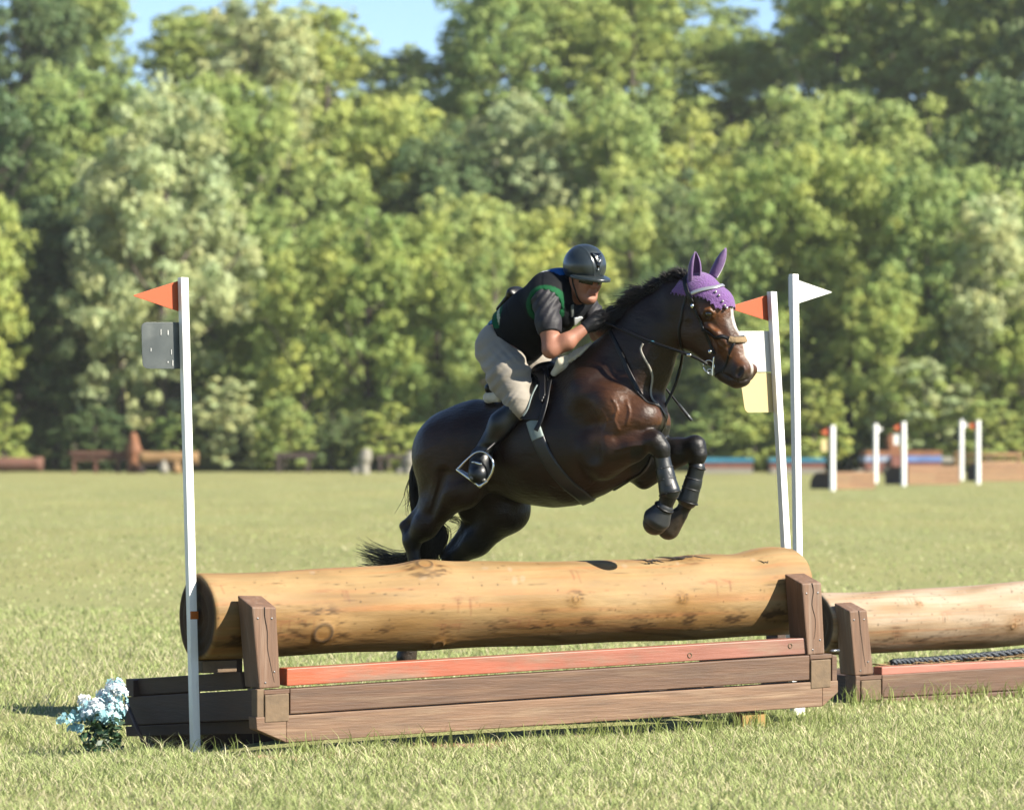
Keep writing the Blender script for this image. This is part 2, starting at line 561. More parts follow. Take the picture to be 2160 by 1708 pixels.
tcount = [0]
def tree(px, top, wpx, d, kind, label, group=None, shrub=False):
    i = tcount[0]; tcount[0] += 1
    r = random.Random(i * 17 + 3)
    x = (px - CX) * d / F
    gz = float(ground_z(x, d))
    ztop = EYE - (top - HY) * d / F
    h = max(1.2, ztop - gz); w = wpx * d / F
    o = empty("shrub" if shrub else "deciduous_tree", (x, d, gz), r.random() * 6.283, label, "shrub" if shrub else "tree", group)
    s = (w / W0, w / W0, h / H0)
    o.scale = s
    if shrub:
        obj("crown", SHRUB[kind], None, o); obj("stems", SHTRUNK, None, o)
    else:
        obj("crown", CROWN[kind][r.randrange(len(CROWN[kind]))], None, o); obj("trunk", TRUNK[i % 2], None, o)
    return o

TREES = [
    # front row, at the edge of the field
    (345, 165, 440, 210, "pale", "tall pale grey-green tree rising behind the orange pennant on the left"),
    (255, 330, 330, 214, "pale", "pale green tree half hidden on the left side of the tall pale tree"),
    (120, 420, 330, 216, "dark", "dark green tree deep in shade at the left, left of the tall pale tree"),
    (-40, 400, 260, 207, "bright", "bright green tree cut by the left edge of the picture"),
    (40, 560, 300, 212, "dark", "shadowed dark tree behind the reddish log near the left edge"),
    (640, 520, 260, 207, "bright", "yellow-green tree right of the white pole with the orange pennant"),
    (775, 385, 340, 208, "bright", "broad sunlit yellow-green tree in the gap between left pole and rider"),
    (920, 430, 300, 209, "bright", "sunlit yellow-green tree directly behind the rider's back"),
    (1040, 480, 260, 206, "mid", "green tree behind the rider's seat and the horse's croup"),
    (1180, 420, 300, 212, "bright", "bright tree crown just above and left of the rider's helmet"),
    (1330, 330, 320, 214, "mid", "green tree rising above the horse's mane"),
    (1400, 560, 260, 207, "dark", "dark low tree behind the horse's neck"),
    (1500, 400, 300, 211, "mid", "green tree above the purple ear bonnet"),
    (1620, 330, 340, 213, "bright", "sunlit tree behind the two right-hand white poles"),
    (1790, 300, 360, 212, "bright", "broad sunlit tree right of the white pennant"),
    (1960, 350, 340, 210, "mid", "green tree above the far white poles at the right"),
    (2110, 400, 300, 208, "pale", "pale green tree by the right edge above the tan box jump"),
    (1880, 560, 260, 206, "bright", "bright lower tree between the white pennant and the far poles"),
    (1560, 640, 240, 205, "mid", "low green tree behind the yellow number plate"),
    (2180, 560, 240, 206, "bright", "bright tree cut by the right edge of the picture"),
]
for t in TREES: tree(*t, group="trees along the edge of the field")
SHRUBS = [
    (10, 850, 120, 200, "bright", "bright green bush at the left edge above the reddish log"),
    (370, 870, 120, 203, "mid", "green bush behind the far log bench"),
    (480, 800, 170, 203, "pale", "greyish green bush right of the left white pole"),
    (600, 830, 150, 202, "mid", "mid green bush behind the dark far rail"),
    (700, 860, 160, 204, "dark", "dark bush behind the two pale stumps"),
    (820, 850, 150, 203, "bright", "bright bush just left of the horse's hindquarters"),
    (1000, 880, 150, 203, "mid", "green bush hidden behind the rider's boot"),
    (1500, 860, 150, 203, "mid", "green bush behind the far foreleg of the horse"),
    (1590, 850, 130, 203, "bright", "bright bush right of the horse's raised knee"),
    (1715, 800, 170, 203, "bright", "bright yellow-green bush behind the blue-topped far jump"),
    (1840, 890, 130, 205, "dark", "dark bush behind the brick-red far structure"),
    (1950, 760, 230, 204, "pale", "greyish bush behind the middle far white poles"),
    (2080, 830, 190, 203, "mid", "green bush behind the far yellow rail"),
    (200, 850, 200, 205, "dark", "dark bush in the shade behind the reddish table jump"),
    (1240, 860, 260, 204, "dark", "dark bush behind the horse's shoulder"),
]
for t in SHRUBS: tree(*t, group="bushes at the edge of the field", shrub=True)
ORD = ["first", "second", "third", "fourth", "fifth", "sixth", "seventh", "eighth", "ninth", "tenth", "eleventh", "twelfth", "thirteenth", "fourteenth"]
def row(name, items, group):
    for i, (px, top, w, d, kind) in enumerate(items):
        tree(px, top, w, d, kind, "%s tree in the %s, %s from the left" % ({"bright": "sunlit yellow-green", "pale": "pale green", "mid": "mid green", "dark": "dark green"}[kind], name, ORD[i]), group)
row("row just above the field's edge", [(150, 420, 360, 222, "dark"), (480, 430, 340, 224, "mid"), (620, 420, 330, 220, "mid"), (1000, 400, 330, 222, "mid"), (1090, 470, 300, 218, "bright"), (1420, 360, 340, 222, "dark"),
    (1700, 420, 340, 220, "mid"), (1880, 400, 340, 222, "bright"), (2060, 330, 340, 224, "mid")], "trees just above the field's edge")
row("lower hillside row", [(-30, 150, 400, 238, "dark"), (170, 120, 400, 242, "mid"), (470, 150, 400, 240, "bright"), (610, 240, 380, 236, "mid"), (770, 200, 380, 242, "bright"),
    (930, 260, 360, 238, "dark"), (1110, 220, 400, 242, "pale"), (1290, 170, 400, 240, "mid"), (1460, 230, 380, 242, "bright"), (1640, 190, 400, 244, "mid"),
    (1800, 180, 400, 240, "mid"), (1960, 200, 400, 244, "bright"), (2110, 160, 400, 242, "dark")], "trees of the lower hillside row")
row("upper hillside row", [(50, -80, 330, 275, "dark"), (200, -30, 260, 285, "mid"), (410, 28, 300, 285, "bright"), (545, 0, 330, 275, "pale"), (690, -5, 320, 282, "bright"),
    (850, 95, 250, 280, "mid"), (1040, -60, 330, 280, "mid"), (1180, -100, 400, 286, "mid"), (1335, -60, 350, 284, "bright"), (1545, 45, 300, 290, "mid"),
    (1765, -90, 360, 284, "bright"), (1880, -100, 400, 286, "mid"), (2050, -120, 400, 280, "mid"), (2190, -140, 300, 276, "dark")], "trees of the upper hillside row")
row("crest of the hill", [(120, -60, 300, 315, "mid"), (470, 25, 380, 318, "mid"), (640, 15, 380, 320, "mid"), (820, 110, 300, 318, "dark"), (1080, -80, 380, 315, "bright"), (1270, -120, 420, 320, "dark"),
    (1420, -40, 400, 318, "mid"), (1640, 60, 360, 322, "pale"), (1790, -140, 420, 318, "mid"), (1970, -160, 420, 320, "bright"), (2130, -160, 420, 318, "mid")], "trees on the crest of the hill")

# the wood goes on beyond both edges of the picture
def woodland(px, top, wpx, d, kind, i):
    x = (px - CX) * d / F; gz = float(ground_z(x, d)); h = EYE - (top - HY) * d / F - gz; w = wpx * d / F
    o = obj("woodland", CROWN[kind][i % len(CROWN[kind])]); o.location = (x, d, gz); o.scale = (w / W0, w / W0, h / H0); o.rotation_euler = (0, 0, i * 1.7)
    tag(o, "leafy wood carrying on past the edges of the picture", "wood", kind="stuff")
i = 0
for side in (-1, 1):
    for d, top, w in ((209, 420, 330), (222, 380, 350), (240, 180, 400), (282, -60, 400), (318, -110, 420)):
        for k in range(4):
            px = (CX + side * (1260 + k * 250 + (i % 3) * 30)); kind = ("mid", "bright", "dark", "pale", "mid")[(i * 3 + k) % 5]
            woodland(px, top + 40 * math.sin(i * 2.1), w, d, kind, i); i += 1

# faint summer haze over the field, clear close by
hz = box("haze", (-620, -80, -1.6), (620, 1215, 62), None, None, 0)
hm = bpy.data.materials.new("summer_haze"); hm.use_nodes = True
for n_ in list(hm.node_tree.nodes):
    if n_.type == 'BSDF_PRINCIPLED': hm.node_tree.nodes.remove(n_)
pv = hm.node_tree.nodes.new("ShaderNodeVolumePrincipled")
pv.inputs["Color"].default_value = (.93, .95, .93, 1); pv.inputs["Density"].default_value = .00012; pv.inputs["Anisotropy"].default_value = .1
hm.node_tree.links.new(pv.outputs[0], hm.node_tree.nodes["Material Output"].inputs["Volume"])
hz.data.materials.append(hm)
tag(hz, kind="stuff")
# ------------------------------------------------------------------ the log jump (frame: x along the fence, y away from its front, z up)
def fence_frame(A, th):
    cu, su = math.cos(th), math.sin(th)
    def S(px, t):
        k = (px - CX) / F
        # A + s*u + t*nb ; u=(cu,su) nb=(-su,cu)
        bx_, by_ = A[0] - t * su, A[1] + t * cu
        return (k * by_ - bx_) / (cu - k * su)
    def FP(px, py, t):
        s = S(px, t)
        d = A[1] + s * su + t * cu
        return np.array([s, t, EYE - (py - HY) * d / F])
    return S, FP
TH = math.radians(30.5)
FA = np.array([(600 - CX) * 18.2 / F, 18.2, 0.0])
S_, FP = fence_frame(FA, TH)
STAIN = mat("brown_stained_timber", (.112, .055, .028), rough=.66, var=.30, scale=5, stretch=(.5, 7, 7), bump=.30, bscale=10, bstretch=(.5, 9, 9), base2=(.165, .098, .056), thresh=(.52, .75))
STAIN_D = mat("dark_brown_timber", (.062, .031, .018), rough=.7, var=.30, scale=5, stretch=(7, .6, 7), bump=.30, bscale=10, bstretch=(8, .6, 8))
POSTM = mat("brown_upright_timber", (.155, .082, .046), rough=.7, var=.32, scale=5, stretch=(7, 7, .5), bump=.3, bscale=10, bstretch=(9, 9, .5), base2=(.235, .155, .108), thresh=(.5, .74))
RAW = mat("bare_weathered_timber", (.16, .105, .058), rough=.8, var=.35, scale=7, stretch=(2, 2, 2), bump=.3, bscale=14)
SKID = mat("sun_bleached_brown_timber", (.178, .098, .054), rough=.7, var=.34, scale=5, stretch=(.5, 7, 7), bump=.35, bscale=10, bstretch=(.5, 9, 9), base2=(.27, .175, .105), thresh=(.5, .72))
REDP = mat("worn_red_paint", (.40, .085, .034), rough=.55, var=.22, scale=4, stretch=(.6, 3, 3), bump=.2, bscale=12, bstretch=(.5, 6, 6), base2=(.30, .18, .12), thresh=(.54, .66))
PINKP = mat("faded_red_paint", (.40, .145, .10), rough=.6, var=.2, scale=4, stretch=(.6, 3, 3), bump=.2, bscale=12, base2=(.30, .18, .13), thresh=(.5, .66))
REDG = mat("worn_red_rail_paint", attr="Col", rough=.55, var=.22, scale=4, stretch=(.6, 3, 3), bump=.2, bscale=12, bstretch=(.5, 6, 6), base2=(.24, .14, .09), thresh=(.46, .66))
YBLK = mat("yellow_timber_block", (.33, .20, .05), rough=.7, var=.15, scale=10)
SCREW = mat("zinc_screw", (.35, .35, .36), rough=.35, metal=.9)
CRACK = mat("dark_crack", (.018, .012, .009), rough=.95)
LOGM = mat("peeled_pine_log", attr="Col", rough=.62, var=.16, scale=5.0, stretch=(.8, 2.0, 2.0), bump=.30, bscale=14, bstretch=(.5, 3, 3), spec=.15, randoff=False)

def plank(name, m, parent, pa, pb, t0, t1, bw=.005, fp=None):
    """board whose front face (at t0) has left edge pa=(px,ytop,ybot) and right edge pb"""
    fp = fp or FP
    tl, bl = fp(pa[0], pa[1], t0), fp(pa[0], pa[2], t0)
    tr, br_ = fp(pb[0], pb[1], t0), fp(pb[0], pb[2], t0)
    d = np.array([0, t1 - t0, 0])
    return hexa(name, [bl, bl + d, br_ + d, br_, tl, tl + d, tr + d, tr], m, parent, bw)

def log_mesh(name, P0, P1, r0, r1, knots, seed, nseg=640, nar=150, swell=None, stain_side=1.0, tone=(.222, .126, .046), pale=(.285, .206, .106)):
    """peeled log from P0 to P1 in its fence's frame; knots: (s along 0..1, angle, size)"""
    r = np.random.default_rng(seed)
    P0, P1 = np.asarray(P0, float), np.asarray(P1, float)
    L = np.linalg.norm(P1 - P0)
    ax = (P1 - P0) / L; up = np.array([0, 0, 1.0]); up -= ax * (up @ ax); up /= np.linalg.norm(up); fr = np.cross(up, ax)   # fr: away/front
    if fr[1] > 0: fr = -fr
    u = np.linspace(0, 1, nseg); an = np.linspace(0, 2 * math.pi, nar, endpoint=False)
    U, A = np.meshgrid(u, an, indexing='ij')
    R = r0 + (r1 - r0) * U
    if swell is not None: R = R + swell(U, A)
    R = R + .006 * np.sin(U * L * 2.3 + 1.5 * np.sin(A) + seed) + .004 * np.sin(U * L * 3 + 2 * A) + .003 * np.sin(U * L * 7 - 3 * A + 1) + .0025 * np.sin(5 * A + U * 4)
    n_grain = vnoise(np.stack([U * L * .8, np.cos(A) * .9, np.sin(A) * .9], -1), 2.0, seed)
    n_str = vnoise(np.stack([U * L * .35, np.cos(A) * 3, np.sin(A) * 3], -1), 2.2, seed + 1)
    n_sp = vnoise(np.stack([U * L * 6, np.cos(A) * 6, np.sin(A) * 6], -1), 3.0, seed + 2)
    n_fine = vnoise(np.stack([U * L * .9, np.cos(A) * 9, np.sin(A) * 9], -1), 2.4, seed + 4)
    C = np.array(tone) * (1 + .12 * n_grain + .14 * n_str + .09 * n_fine)[..., None]
    pm = np.clip(.45 + .5 * n_grain + .35 * np.sin(A), 0, 1)[..., None]      # paler towards the top, broken up by noise
    C = C * (1 - .65 * pm) + np.array(pale) * .65 * pm
    red = np.clip(n_str * 1.4 - .35, 0, 1)[..., None]
    C = C * (1 - .35 * red) + np.array([.175, .062, .024]) * .6 * red
    # weather staining low on the front
    low = np.exp(-((np.abs(((A + math.pi) % (2 * math.pi)) - math.pi + .62) / .30) ** 2)) * np.clip(.55 + .8 * n_grain + .5 * n_str, 0, 1)
    C = C * (1 - .45 * stain_side * low)[..., None] + np.array([.075, .032, .008]) * (.45 * stain_side * low)[..., None]
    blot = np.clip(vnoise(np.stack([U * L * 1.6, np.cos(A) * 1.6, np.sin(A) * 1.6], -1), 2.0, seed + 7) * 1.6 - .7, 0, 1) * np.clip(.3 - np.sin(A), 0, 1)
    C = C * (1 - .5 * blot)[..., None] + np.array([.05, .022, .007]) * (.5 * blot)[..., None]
    sp = np.clip(n_sp * 2 - 1.75, 0, 1) * np.clip(n_grain * 1.5, 0, 1)
    C = C * (1 - .35 * sp)[..., None]
    # scraped reddish patches with short runs below them
    for i in range(9):
        uc, ac = r.random(), r.uniform(-.5, .9); wu, wa = r.uniform(.02, .05), r.uniform(.05, .14)
        q = ((U - uc) / wu) ** 2 + (((A - ac + math.pi) % (2 * math.pi) - math.pi) / wa) ** 2
        w_ = np.clip(1.15 - q, 0, 1) * np.clip(.55 + .6 * n_sp + .3 * n_fine, 0, 1)
        C = C * (1 - .45 * w_)[..., None] + np.array([.20, .078, .038]) * (.45 * w_)[..., None]
        for k in range(3):
            ud = uc + r.uniform(-.7, .7) * wu
            q = np.clip(1 - np.abs(U - ud) / .0028, 0, 1) * ((((A - ac + math.pi) % (2 * math.pi) - math.pi) < 0) & (((A - ac + math.pi) % (2 * math.pi) - math.pi) > -r.uniform(.2, .4)))
            C = C * (1 - .4 * q)[..., None] + np.array([.15, .06, .03]) * (.4 * q)[..., None]
    # pale scuffs on the crown of the log
    for i in range(14):
        uc, ac = r.random(), r.uniform(.5, 1.9)
        q = ((U - uc - .02 * (A - ac)) / r.uniform(.003, .008)) ** 2 + (((A - ac + math.pi) % (2 * math.pi) - math.pi) / r.uniform(.05, .14)) ** 2
        w_ = np.clip(1.2 - q, 0, 1) * .2
        C = C * (1 - w_)[..., None] + np.array([.36, .31, .26]) * w_[..., None]
    # beetle holes
    for i in range(80):
        uc, ac = r.random(), r.uniform(-1.3, 1.6)
        q = ((U - uc) * L) ** 2 + ((((A - ac) + math.pi) % (2 * math.pi) - math.pi) * r0) ** 2
        w_ = np.exp(-q / (.0035 + .003 * r.random()) ** 2)
        C = C * (1 - .7 * w_)[..., None]
    # black weathering ragged along the lower front
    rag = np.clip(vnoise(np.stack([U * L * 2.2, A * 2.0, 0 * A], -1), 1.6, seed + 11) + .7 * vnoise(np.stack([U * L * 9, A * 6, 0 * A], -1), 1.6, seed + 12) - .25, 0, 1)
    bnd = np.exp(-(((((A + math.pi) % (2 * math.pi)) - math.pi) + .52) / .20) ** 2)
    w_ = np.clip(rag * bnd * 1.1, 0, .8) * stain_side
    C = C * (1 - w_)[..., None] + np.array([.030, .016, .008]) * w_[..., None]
    # drying cracks
    for i in range(90):
        uc, ac, ln = r.random(), r.random() * 6.283, .015 + .07 * r.random() ** 2
        dA = np.abs(((A - ac + 1.1 * (U - uc) + .03 * np.sin(U * L * 14 + i)) + math.pi) % (2 * math.pi) - math.pi)
        c = np.clip(1 - dA / (.010 + .012 * r.random()), 0, 1) * np.clip(1 - np.abs(U - uc) / ln, 0, 1)
        C = C * (1 - .62 * c)[..., None]; R = R - .003 * c
    for (us, aa, kz, ringy) in knots:
        du = (U - us) * L
        dA = (((A - aa) + math.pi) % (2 * math.pi) - math.pi) * r0
        q = np.sqrt((du / 1.15) ** 2 + dA ** 2)
        R = R + .022 * kz / .06 * np.exp(-(q / (kz * 2.2)) ** 2) + (.006 * np.exp(-((q - kz * .8) / (kz * .18)) ** 2))
        warm = np.exp(-(q / (kz * 2.4)) ** 2)[..., None]
        C = C * (1 - .5 * warm) + np.array([.165, .077, .016]) * .6 * warm
        ring = np.exp(-((q - kz * .78) / (kz * .16)) ** 2)[..., None] * ringy
        C = C * (1 - .8 * ring) + np.array([.05, .036, .024]) * .8 * ring
        sm_ = (np.exp(-((q - kz * 1.8) / (kz * .7)) ** 2) * np.clip(n_str * 1.2 + n_sp * .8 + .1, 0, 1))[..., None] * ringy
        C = C * (1 - .8 * sm_) + np.array([.022, .012, .006]) * .8 * sm_
    # rounded ends
    e = np.clip(np.minimum(U, 1 - U) * L / .02, 0, 1)
    R = R * (1 - .035 * (1 - e) ** 2)
    X = P0 + ax * (U * L)[..., None] + R[..., None] * (np.cos(A)[..., None] * fr + np.sin(A)[..., None] * up)
    V = X.reshape(-1, 3); C = C.reshape(-1, 3)
    i = np.arange(nseg - 1)[:, None]; j = np.arange(nar)[None]
    q = np.stack([i * nar + j, (i + 1) * nar + j, (i + 1) * nar + (j + 1) % nar, i * nar + (j + 1) % nar], -1).reshape(-1, 4)
    # end faces with rings
    Vs, Cs, Qs = [V], [C], [q]; base = len(V)
    for end in (0, 1):
        rings = np.linspace(1, 0.02, 14); edge = X[0 if end == 0 else -1]; cen = edge.mean(0)
        sid = r.random() * 6
        for g, f_ in enumerate(rings[1:]):
            p = cen + (edge - cen) * f_ + ax * (-1 if end == 0 else 1) * .004 * math.sin(g * 1.7 + sid)
            Vs.append(p)
            tone_ = np.array([.042, .022, .010]) * (1 + .10 * math.sin(g * 2.3) + .35 * np.sin(an * 2 + g * .3)[:, None] * .5)
            Cs.append(np.broadcast_to(tone_, (nar, 3)))
        ids = [np.arange(nar) + (0 if end == 0 else (nseg - 1) * nar)] + [base + g * nar + np.arange(nar) for g in range(len(rings) - 1)]
        base += (len(rings) - 1) * nar
        for a_, b_ in zip(ids[:-1], ids[1:]):
            Q = np.stack([a_, np.roll(a_, -1), np.roll(b_, -1), b_], 1)
            Qs.append(Q if end == 0 else Q[:, ::-1])
    me = fast_mesh(name, np.vstack(Vs), np.vstack(Qs), True)
    set_col(me, np.vstack(Cs))
    return me

def post(parent, tl, tr, bl, br_, t0, depth, rise, m, screws=True, fp=None, fl=0.0):
    """upright whose top slopes up to the back: front face corners as (px,py)"""
    fp = fp or FP
    a, b, c, d = fp(*tl, t0), fp(*tr, t0), fp(*br_, t0), fp(*bl, t0)
    k = np.array([0, depth, 0]); up = np.array([0, 0, rise])
    o = hexa("post", [d, d + k, c + k, c, a, a + k + up, b + k + up, b], m, parent, .008)
    # a long drying split down the face
    bl_ = lambda u, v: (a * (1 - u) + b * u) * (1 - v) + (d * (1 - u) + c * u) * v
    mid = [bl_(.52, .0), bl_(.5 + .06 * fl, .12), bl_(.56 - .12 * fl, .3), bl_(.52 + .05 * fl, .5), bl_(.6 - .1 * fl, .7), bl_(.72 - .3 * fl, .93 - .15 * fl)]
    P = smooth_path([p + np.array([0, -.0005, 0]) for p in mid], 16)
    tube("split", P, np.linspace(.0035, .001, len(P)), CRACK, o, 5)
    if screws:
        for fx, fy in ((.2, .14), (.78, .14), (.3, .93), (.75, .8)):
            p = (a * (1 - fx) + b * fx) * (1 - fy) + (d * (1 - fx) + c * fx) * fy
            ball("screw", p + np.array([0, -.001, 0]), .0055, SCREW, o, (1, .5, 1), 8)
    return o

def ball(name, c, r, m, parent, sc=(1, 1, 1), seg=16):
    bm = bmesh.new(); bmesh.ops.create_uvsphere(bm, u_segments=seg, v_segments=seg // 2 + 2, radius=r)
    for v in bm.verts: v.co = Vector((v.co.x * sc[0] + c[0], v.co.y * sc[1] + c[1], v.co.z * sc[2] + c[2]))
    me = bpy.data.meshes.new(name); bm.to_mesh(me); bm.free()
    me.polygons.foreach_set("use_smooth", np.ones(len(me.polygons), bool))
    return obj(name, me, m, parent)

jump = empty("log_jump", tuple(FA), TH, "large jump of one thick tan log on a brown stained timber frame", "jump")
# the log
LT = .43
LP0 = FP(416, 1299, LT); LP1 = FP(1668, 1250, LT)
def swell(U, A):
    top = np.clip(np.sin(A), 0, 1)
    return .016 * np.exp(-((U - .36) / .035) ** 2) * top ** 2 + .014 * np.exp(-((U - .83) / .05) ** 2) * top + .030 * np.exp(-((U - .965) / .05) ** 2) * top ** .7 - .008 * np.exp(-((U - .9) / .03) ** 2) * top
me = log_mesh("log", LP0, LP1, .228, .236, [(.345, 1.15, .045, .9), (.165, -.42, .058, 1.0), (.36, -.95, .035, .8), (.575, .12, .02, .7), (.80, 1.25, .03, .8), (.76, .05, .018, .7)], 3, swell=swell)
log = obj("log", me, LOGM, jump)
# deep crack along the top near the right end
for (ua, aa, ln, w) in ((.79, 1.22, .35, .009), (.73, 1.1, .14, .007), (.93, .9, .12, .004)):
    ax_ = (LP1 - LP0); Lg = np.linalg.norm(ax_); ax_ = ax_ / Lg
    up_ = np.array([0, 0, 1.0]); up_ -= ax_ * (up_ @ ax_); fr_ = np.array([0, -1.0, 0])
    pts = []
    for t in np.linspace(-.5, .5, 12):
        a_ = aa + .035 * math.sin(t * 9) + .02 * math.sin(t * 31) - .12 * t
        R_ = .232 + .012
        pts.append(LP0 + ax_ * (ua * Lg + t * ln) + (fr_ * math.cos(a_) + up_ * math.sin(a_)) * R_)
    tube("crack", smooth_path(pts, 24), w * np.sin(np.linspace(.1, 3.05, len(smooth_path(pts, 24)))), CRACK, log, 6)
# front timbers
plank("skid", SKID, jump, (604, 1508, 1565), (1735, 1436, 1489), 0, .09)
sk = FP(604, 1508, 0); 
prism("skid_end", [FP(604, 1508, 0), FP(604, 1565, 0), FP(542, 1538, 0), FP(540, 1512, 0)], (0, .09, 0), SKID, jump, .004)
prism("skid_end", [FP(1735, 1436, 0), FP(1768, 1434, 0), FP(1768, 1459, 0), FP(1735, 1489, 0)], (0, .09, 0), SKID, jump, .004)
plank("front_board", STAIN, jump, (612, 1452, 1505), (1708, 1381, 1433), .006, .08)
plank("front_board_lap", STAIN, jump, (557, 1455, 1464), (611, 1452, 1461), .006, .08, .003)
plank("front_board_lap", STAIN, jump, (1709, 1380.5, 1390), (1755, 1378, 1387), .006, .08, .003)
plank("corner_block", RAW, jump, (559, 1465, 1523), (610, 1461, 1520), -.004, .14)
plank("corner_block", RAW, jump, (1711, 1392, 1452), (1753, 1389, 1448), -.004, .14)
plank("corner_cheek", RAW, jump, (542, 1453, 1513), (557, 1452, 1512), .004, .12)
plank("corner_cheek", STAIN, jump, (1755, 1379, 1437), (1766, 1382, 1436), .004, .12)
rail2 = plank("red_rail", REDG, jump, (605, 1409, 1446), (1701, 1344.5, 1378), .028, .12)
set_col(rail2.data, [(.33, .068, .022) if v.co.x < 1 else (.205, .086, .060) for v in rail2.data.vertices])
for (px, py) in ((1455, 1381), (1667, 1361)):
    p = FP(px, py, .027); t_ = [p + np.array([.013 * math.cos(a), 0, .013 * math.sin(a)]) for a in np.linspace(0, 6.283, 13)]
    tube("bolt_plug", t_, .003, RAW, rail2, 5)
post(jump, (531, 1279), (583, 1280), (547, 1452), (592, 1449), .012, .17, .055, POSTM)
post(jump, (1691, 1230), (1733, 1228), (1704, 1381), (1740, 1378), .012, .17, .05, POSTM, fl=1)
# cradle timbers under the log and the sides running back
plank("cradle_block", RAW, jump, (428, 1393, 1419), (500, 1391, 1416), .40, .52)
plank("rear_post", STAIN_D, jump, (470, 1260, 1450), (512, 1258, 1448), .72, .84)
plank("rear_post", STAIN_D, jump, (1640, 1240, 1400), (1680, 1238, 1398), .72, .84)
def side_board(name, m, fr_top, fr_bot, rr_top, rr_bot, tf, tr, thick=.05, dirs=1):
    a, b = FP(*fr_top, tf), FP(*fr_bot, tf); c, d = FP(*rr_top, tr), FP(*rr_bot, tr)
    k = np.array([thick * dirs, 0, 0])
    return hexa(name, [b, d, d + k, b + k, a, c, c + k, a + k], m, jump, .005)
TR = 1.34
side_board("side_board", STAIN_D, (541, 1453), (541, 1516), (262, 1469), (262, 1529), .02, TR)
side_board("side_rail", STAIN_D, (506, 1416), (512, 1452), (290, 1430), (294, 1465), .20, TR - .12)
side_board("side_skid", STAIN_D, (540, 1518), (545, 1546), (264, 1531), (266, 1552), .10, TR - .04)
e0 = FP(262, 1469, TR)
box("rail_end", (e0[0] - .0, TR - .12, FP(262, 1466, TR)[2]), (e0[0] + .4, TR - .02, FP(262, 1430, TR)[2]), STAIN_D, jump)
box("rear_rail", (e0[0] + .06, TR - .05, e0[2] - .19), (e0[0] + 3.9, TR + .04, e0[2] - .02), STAIN_D, jump)
box("rear_skid", (e0[0] + .1, TR - .15, e0[2] - .33), (e0[0] + 3.8, TR - .06, e0[2] - .20), STAIN_D, jump)
tube("ground_stake", [FP(267, 1482, TR - .12), FP(311, 1584, TR - .5)], .012, STAIN_D, jump, 6)
er = FP(1755, 1379, .02)
box("side_board", (er[0] - .03, .10, er[2] - .17), (er[0] + .03, TR, er[2] - .01), STAIN_D, jump)
box("packing_block", (FP(1566, 1500, .03)[0], .03, -.02), (FP(1617, 1500, .03)[0], .13, FP(1590, 1502, .03)[2]), YBLK, jump)
tube("bolt", [FP(1752, 1372, .05), FP(1770, 1371, .05)], .008, SCREW, jump, 8)

# ------------------------------------------------------------------ flag poles beside the jump
WHITEP = mat("white_pole_paint", (.92, .92, .90), rough=.5, var=.10, scale=6, stretch=(4, 4, .6), base2=(.62, .60, .52), thresh=(.62, .8))
ORANGE = mat("orange_pennant", (.62, .115, .028), rough=.5, trans=.25)
WHITEF = mat("white_pennant", (.82, .82, .80), rough=.5, trans=.2)
GREYPL = mat("grey_number_plate", (.055, .066, .066), rough=.4, var=.25, scale=9, base2=(.09, .10, .095), thresh=(.5, .7))
WHITEPL = mat("white_number_plate", (.80, .80, .77), rough=.4, trans=.2)
YELPL = mat("yellow_number_plate", (.74, .60, .30), rough=.4, trans=.25)
TAPE = mat("orange_tape", (.50, .13, .02), rough=.25)
PLATE_MARK = mat("white_mark", (.7, .7, .68), rough=.5)

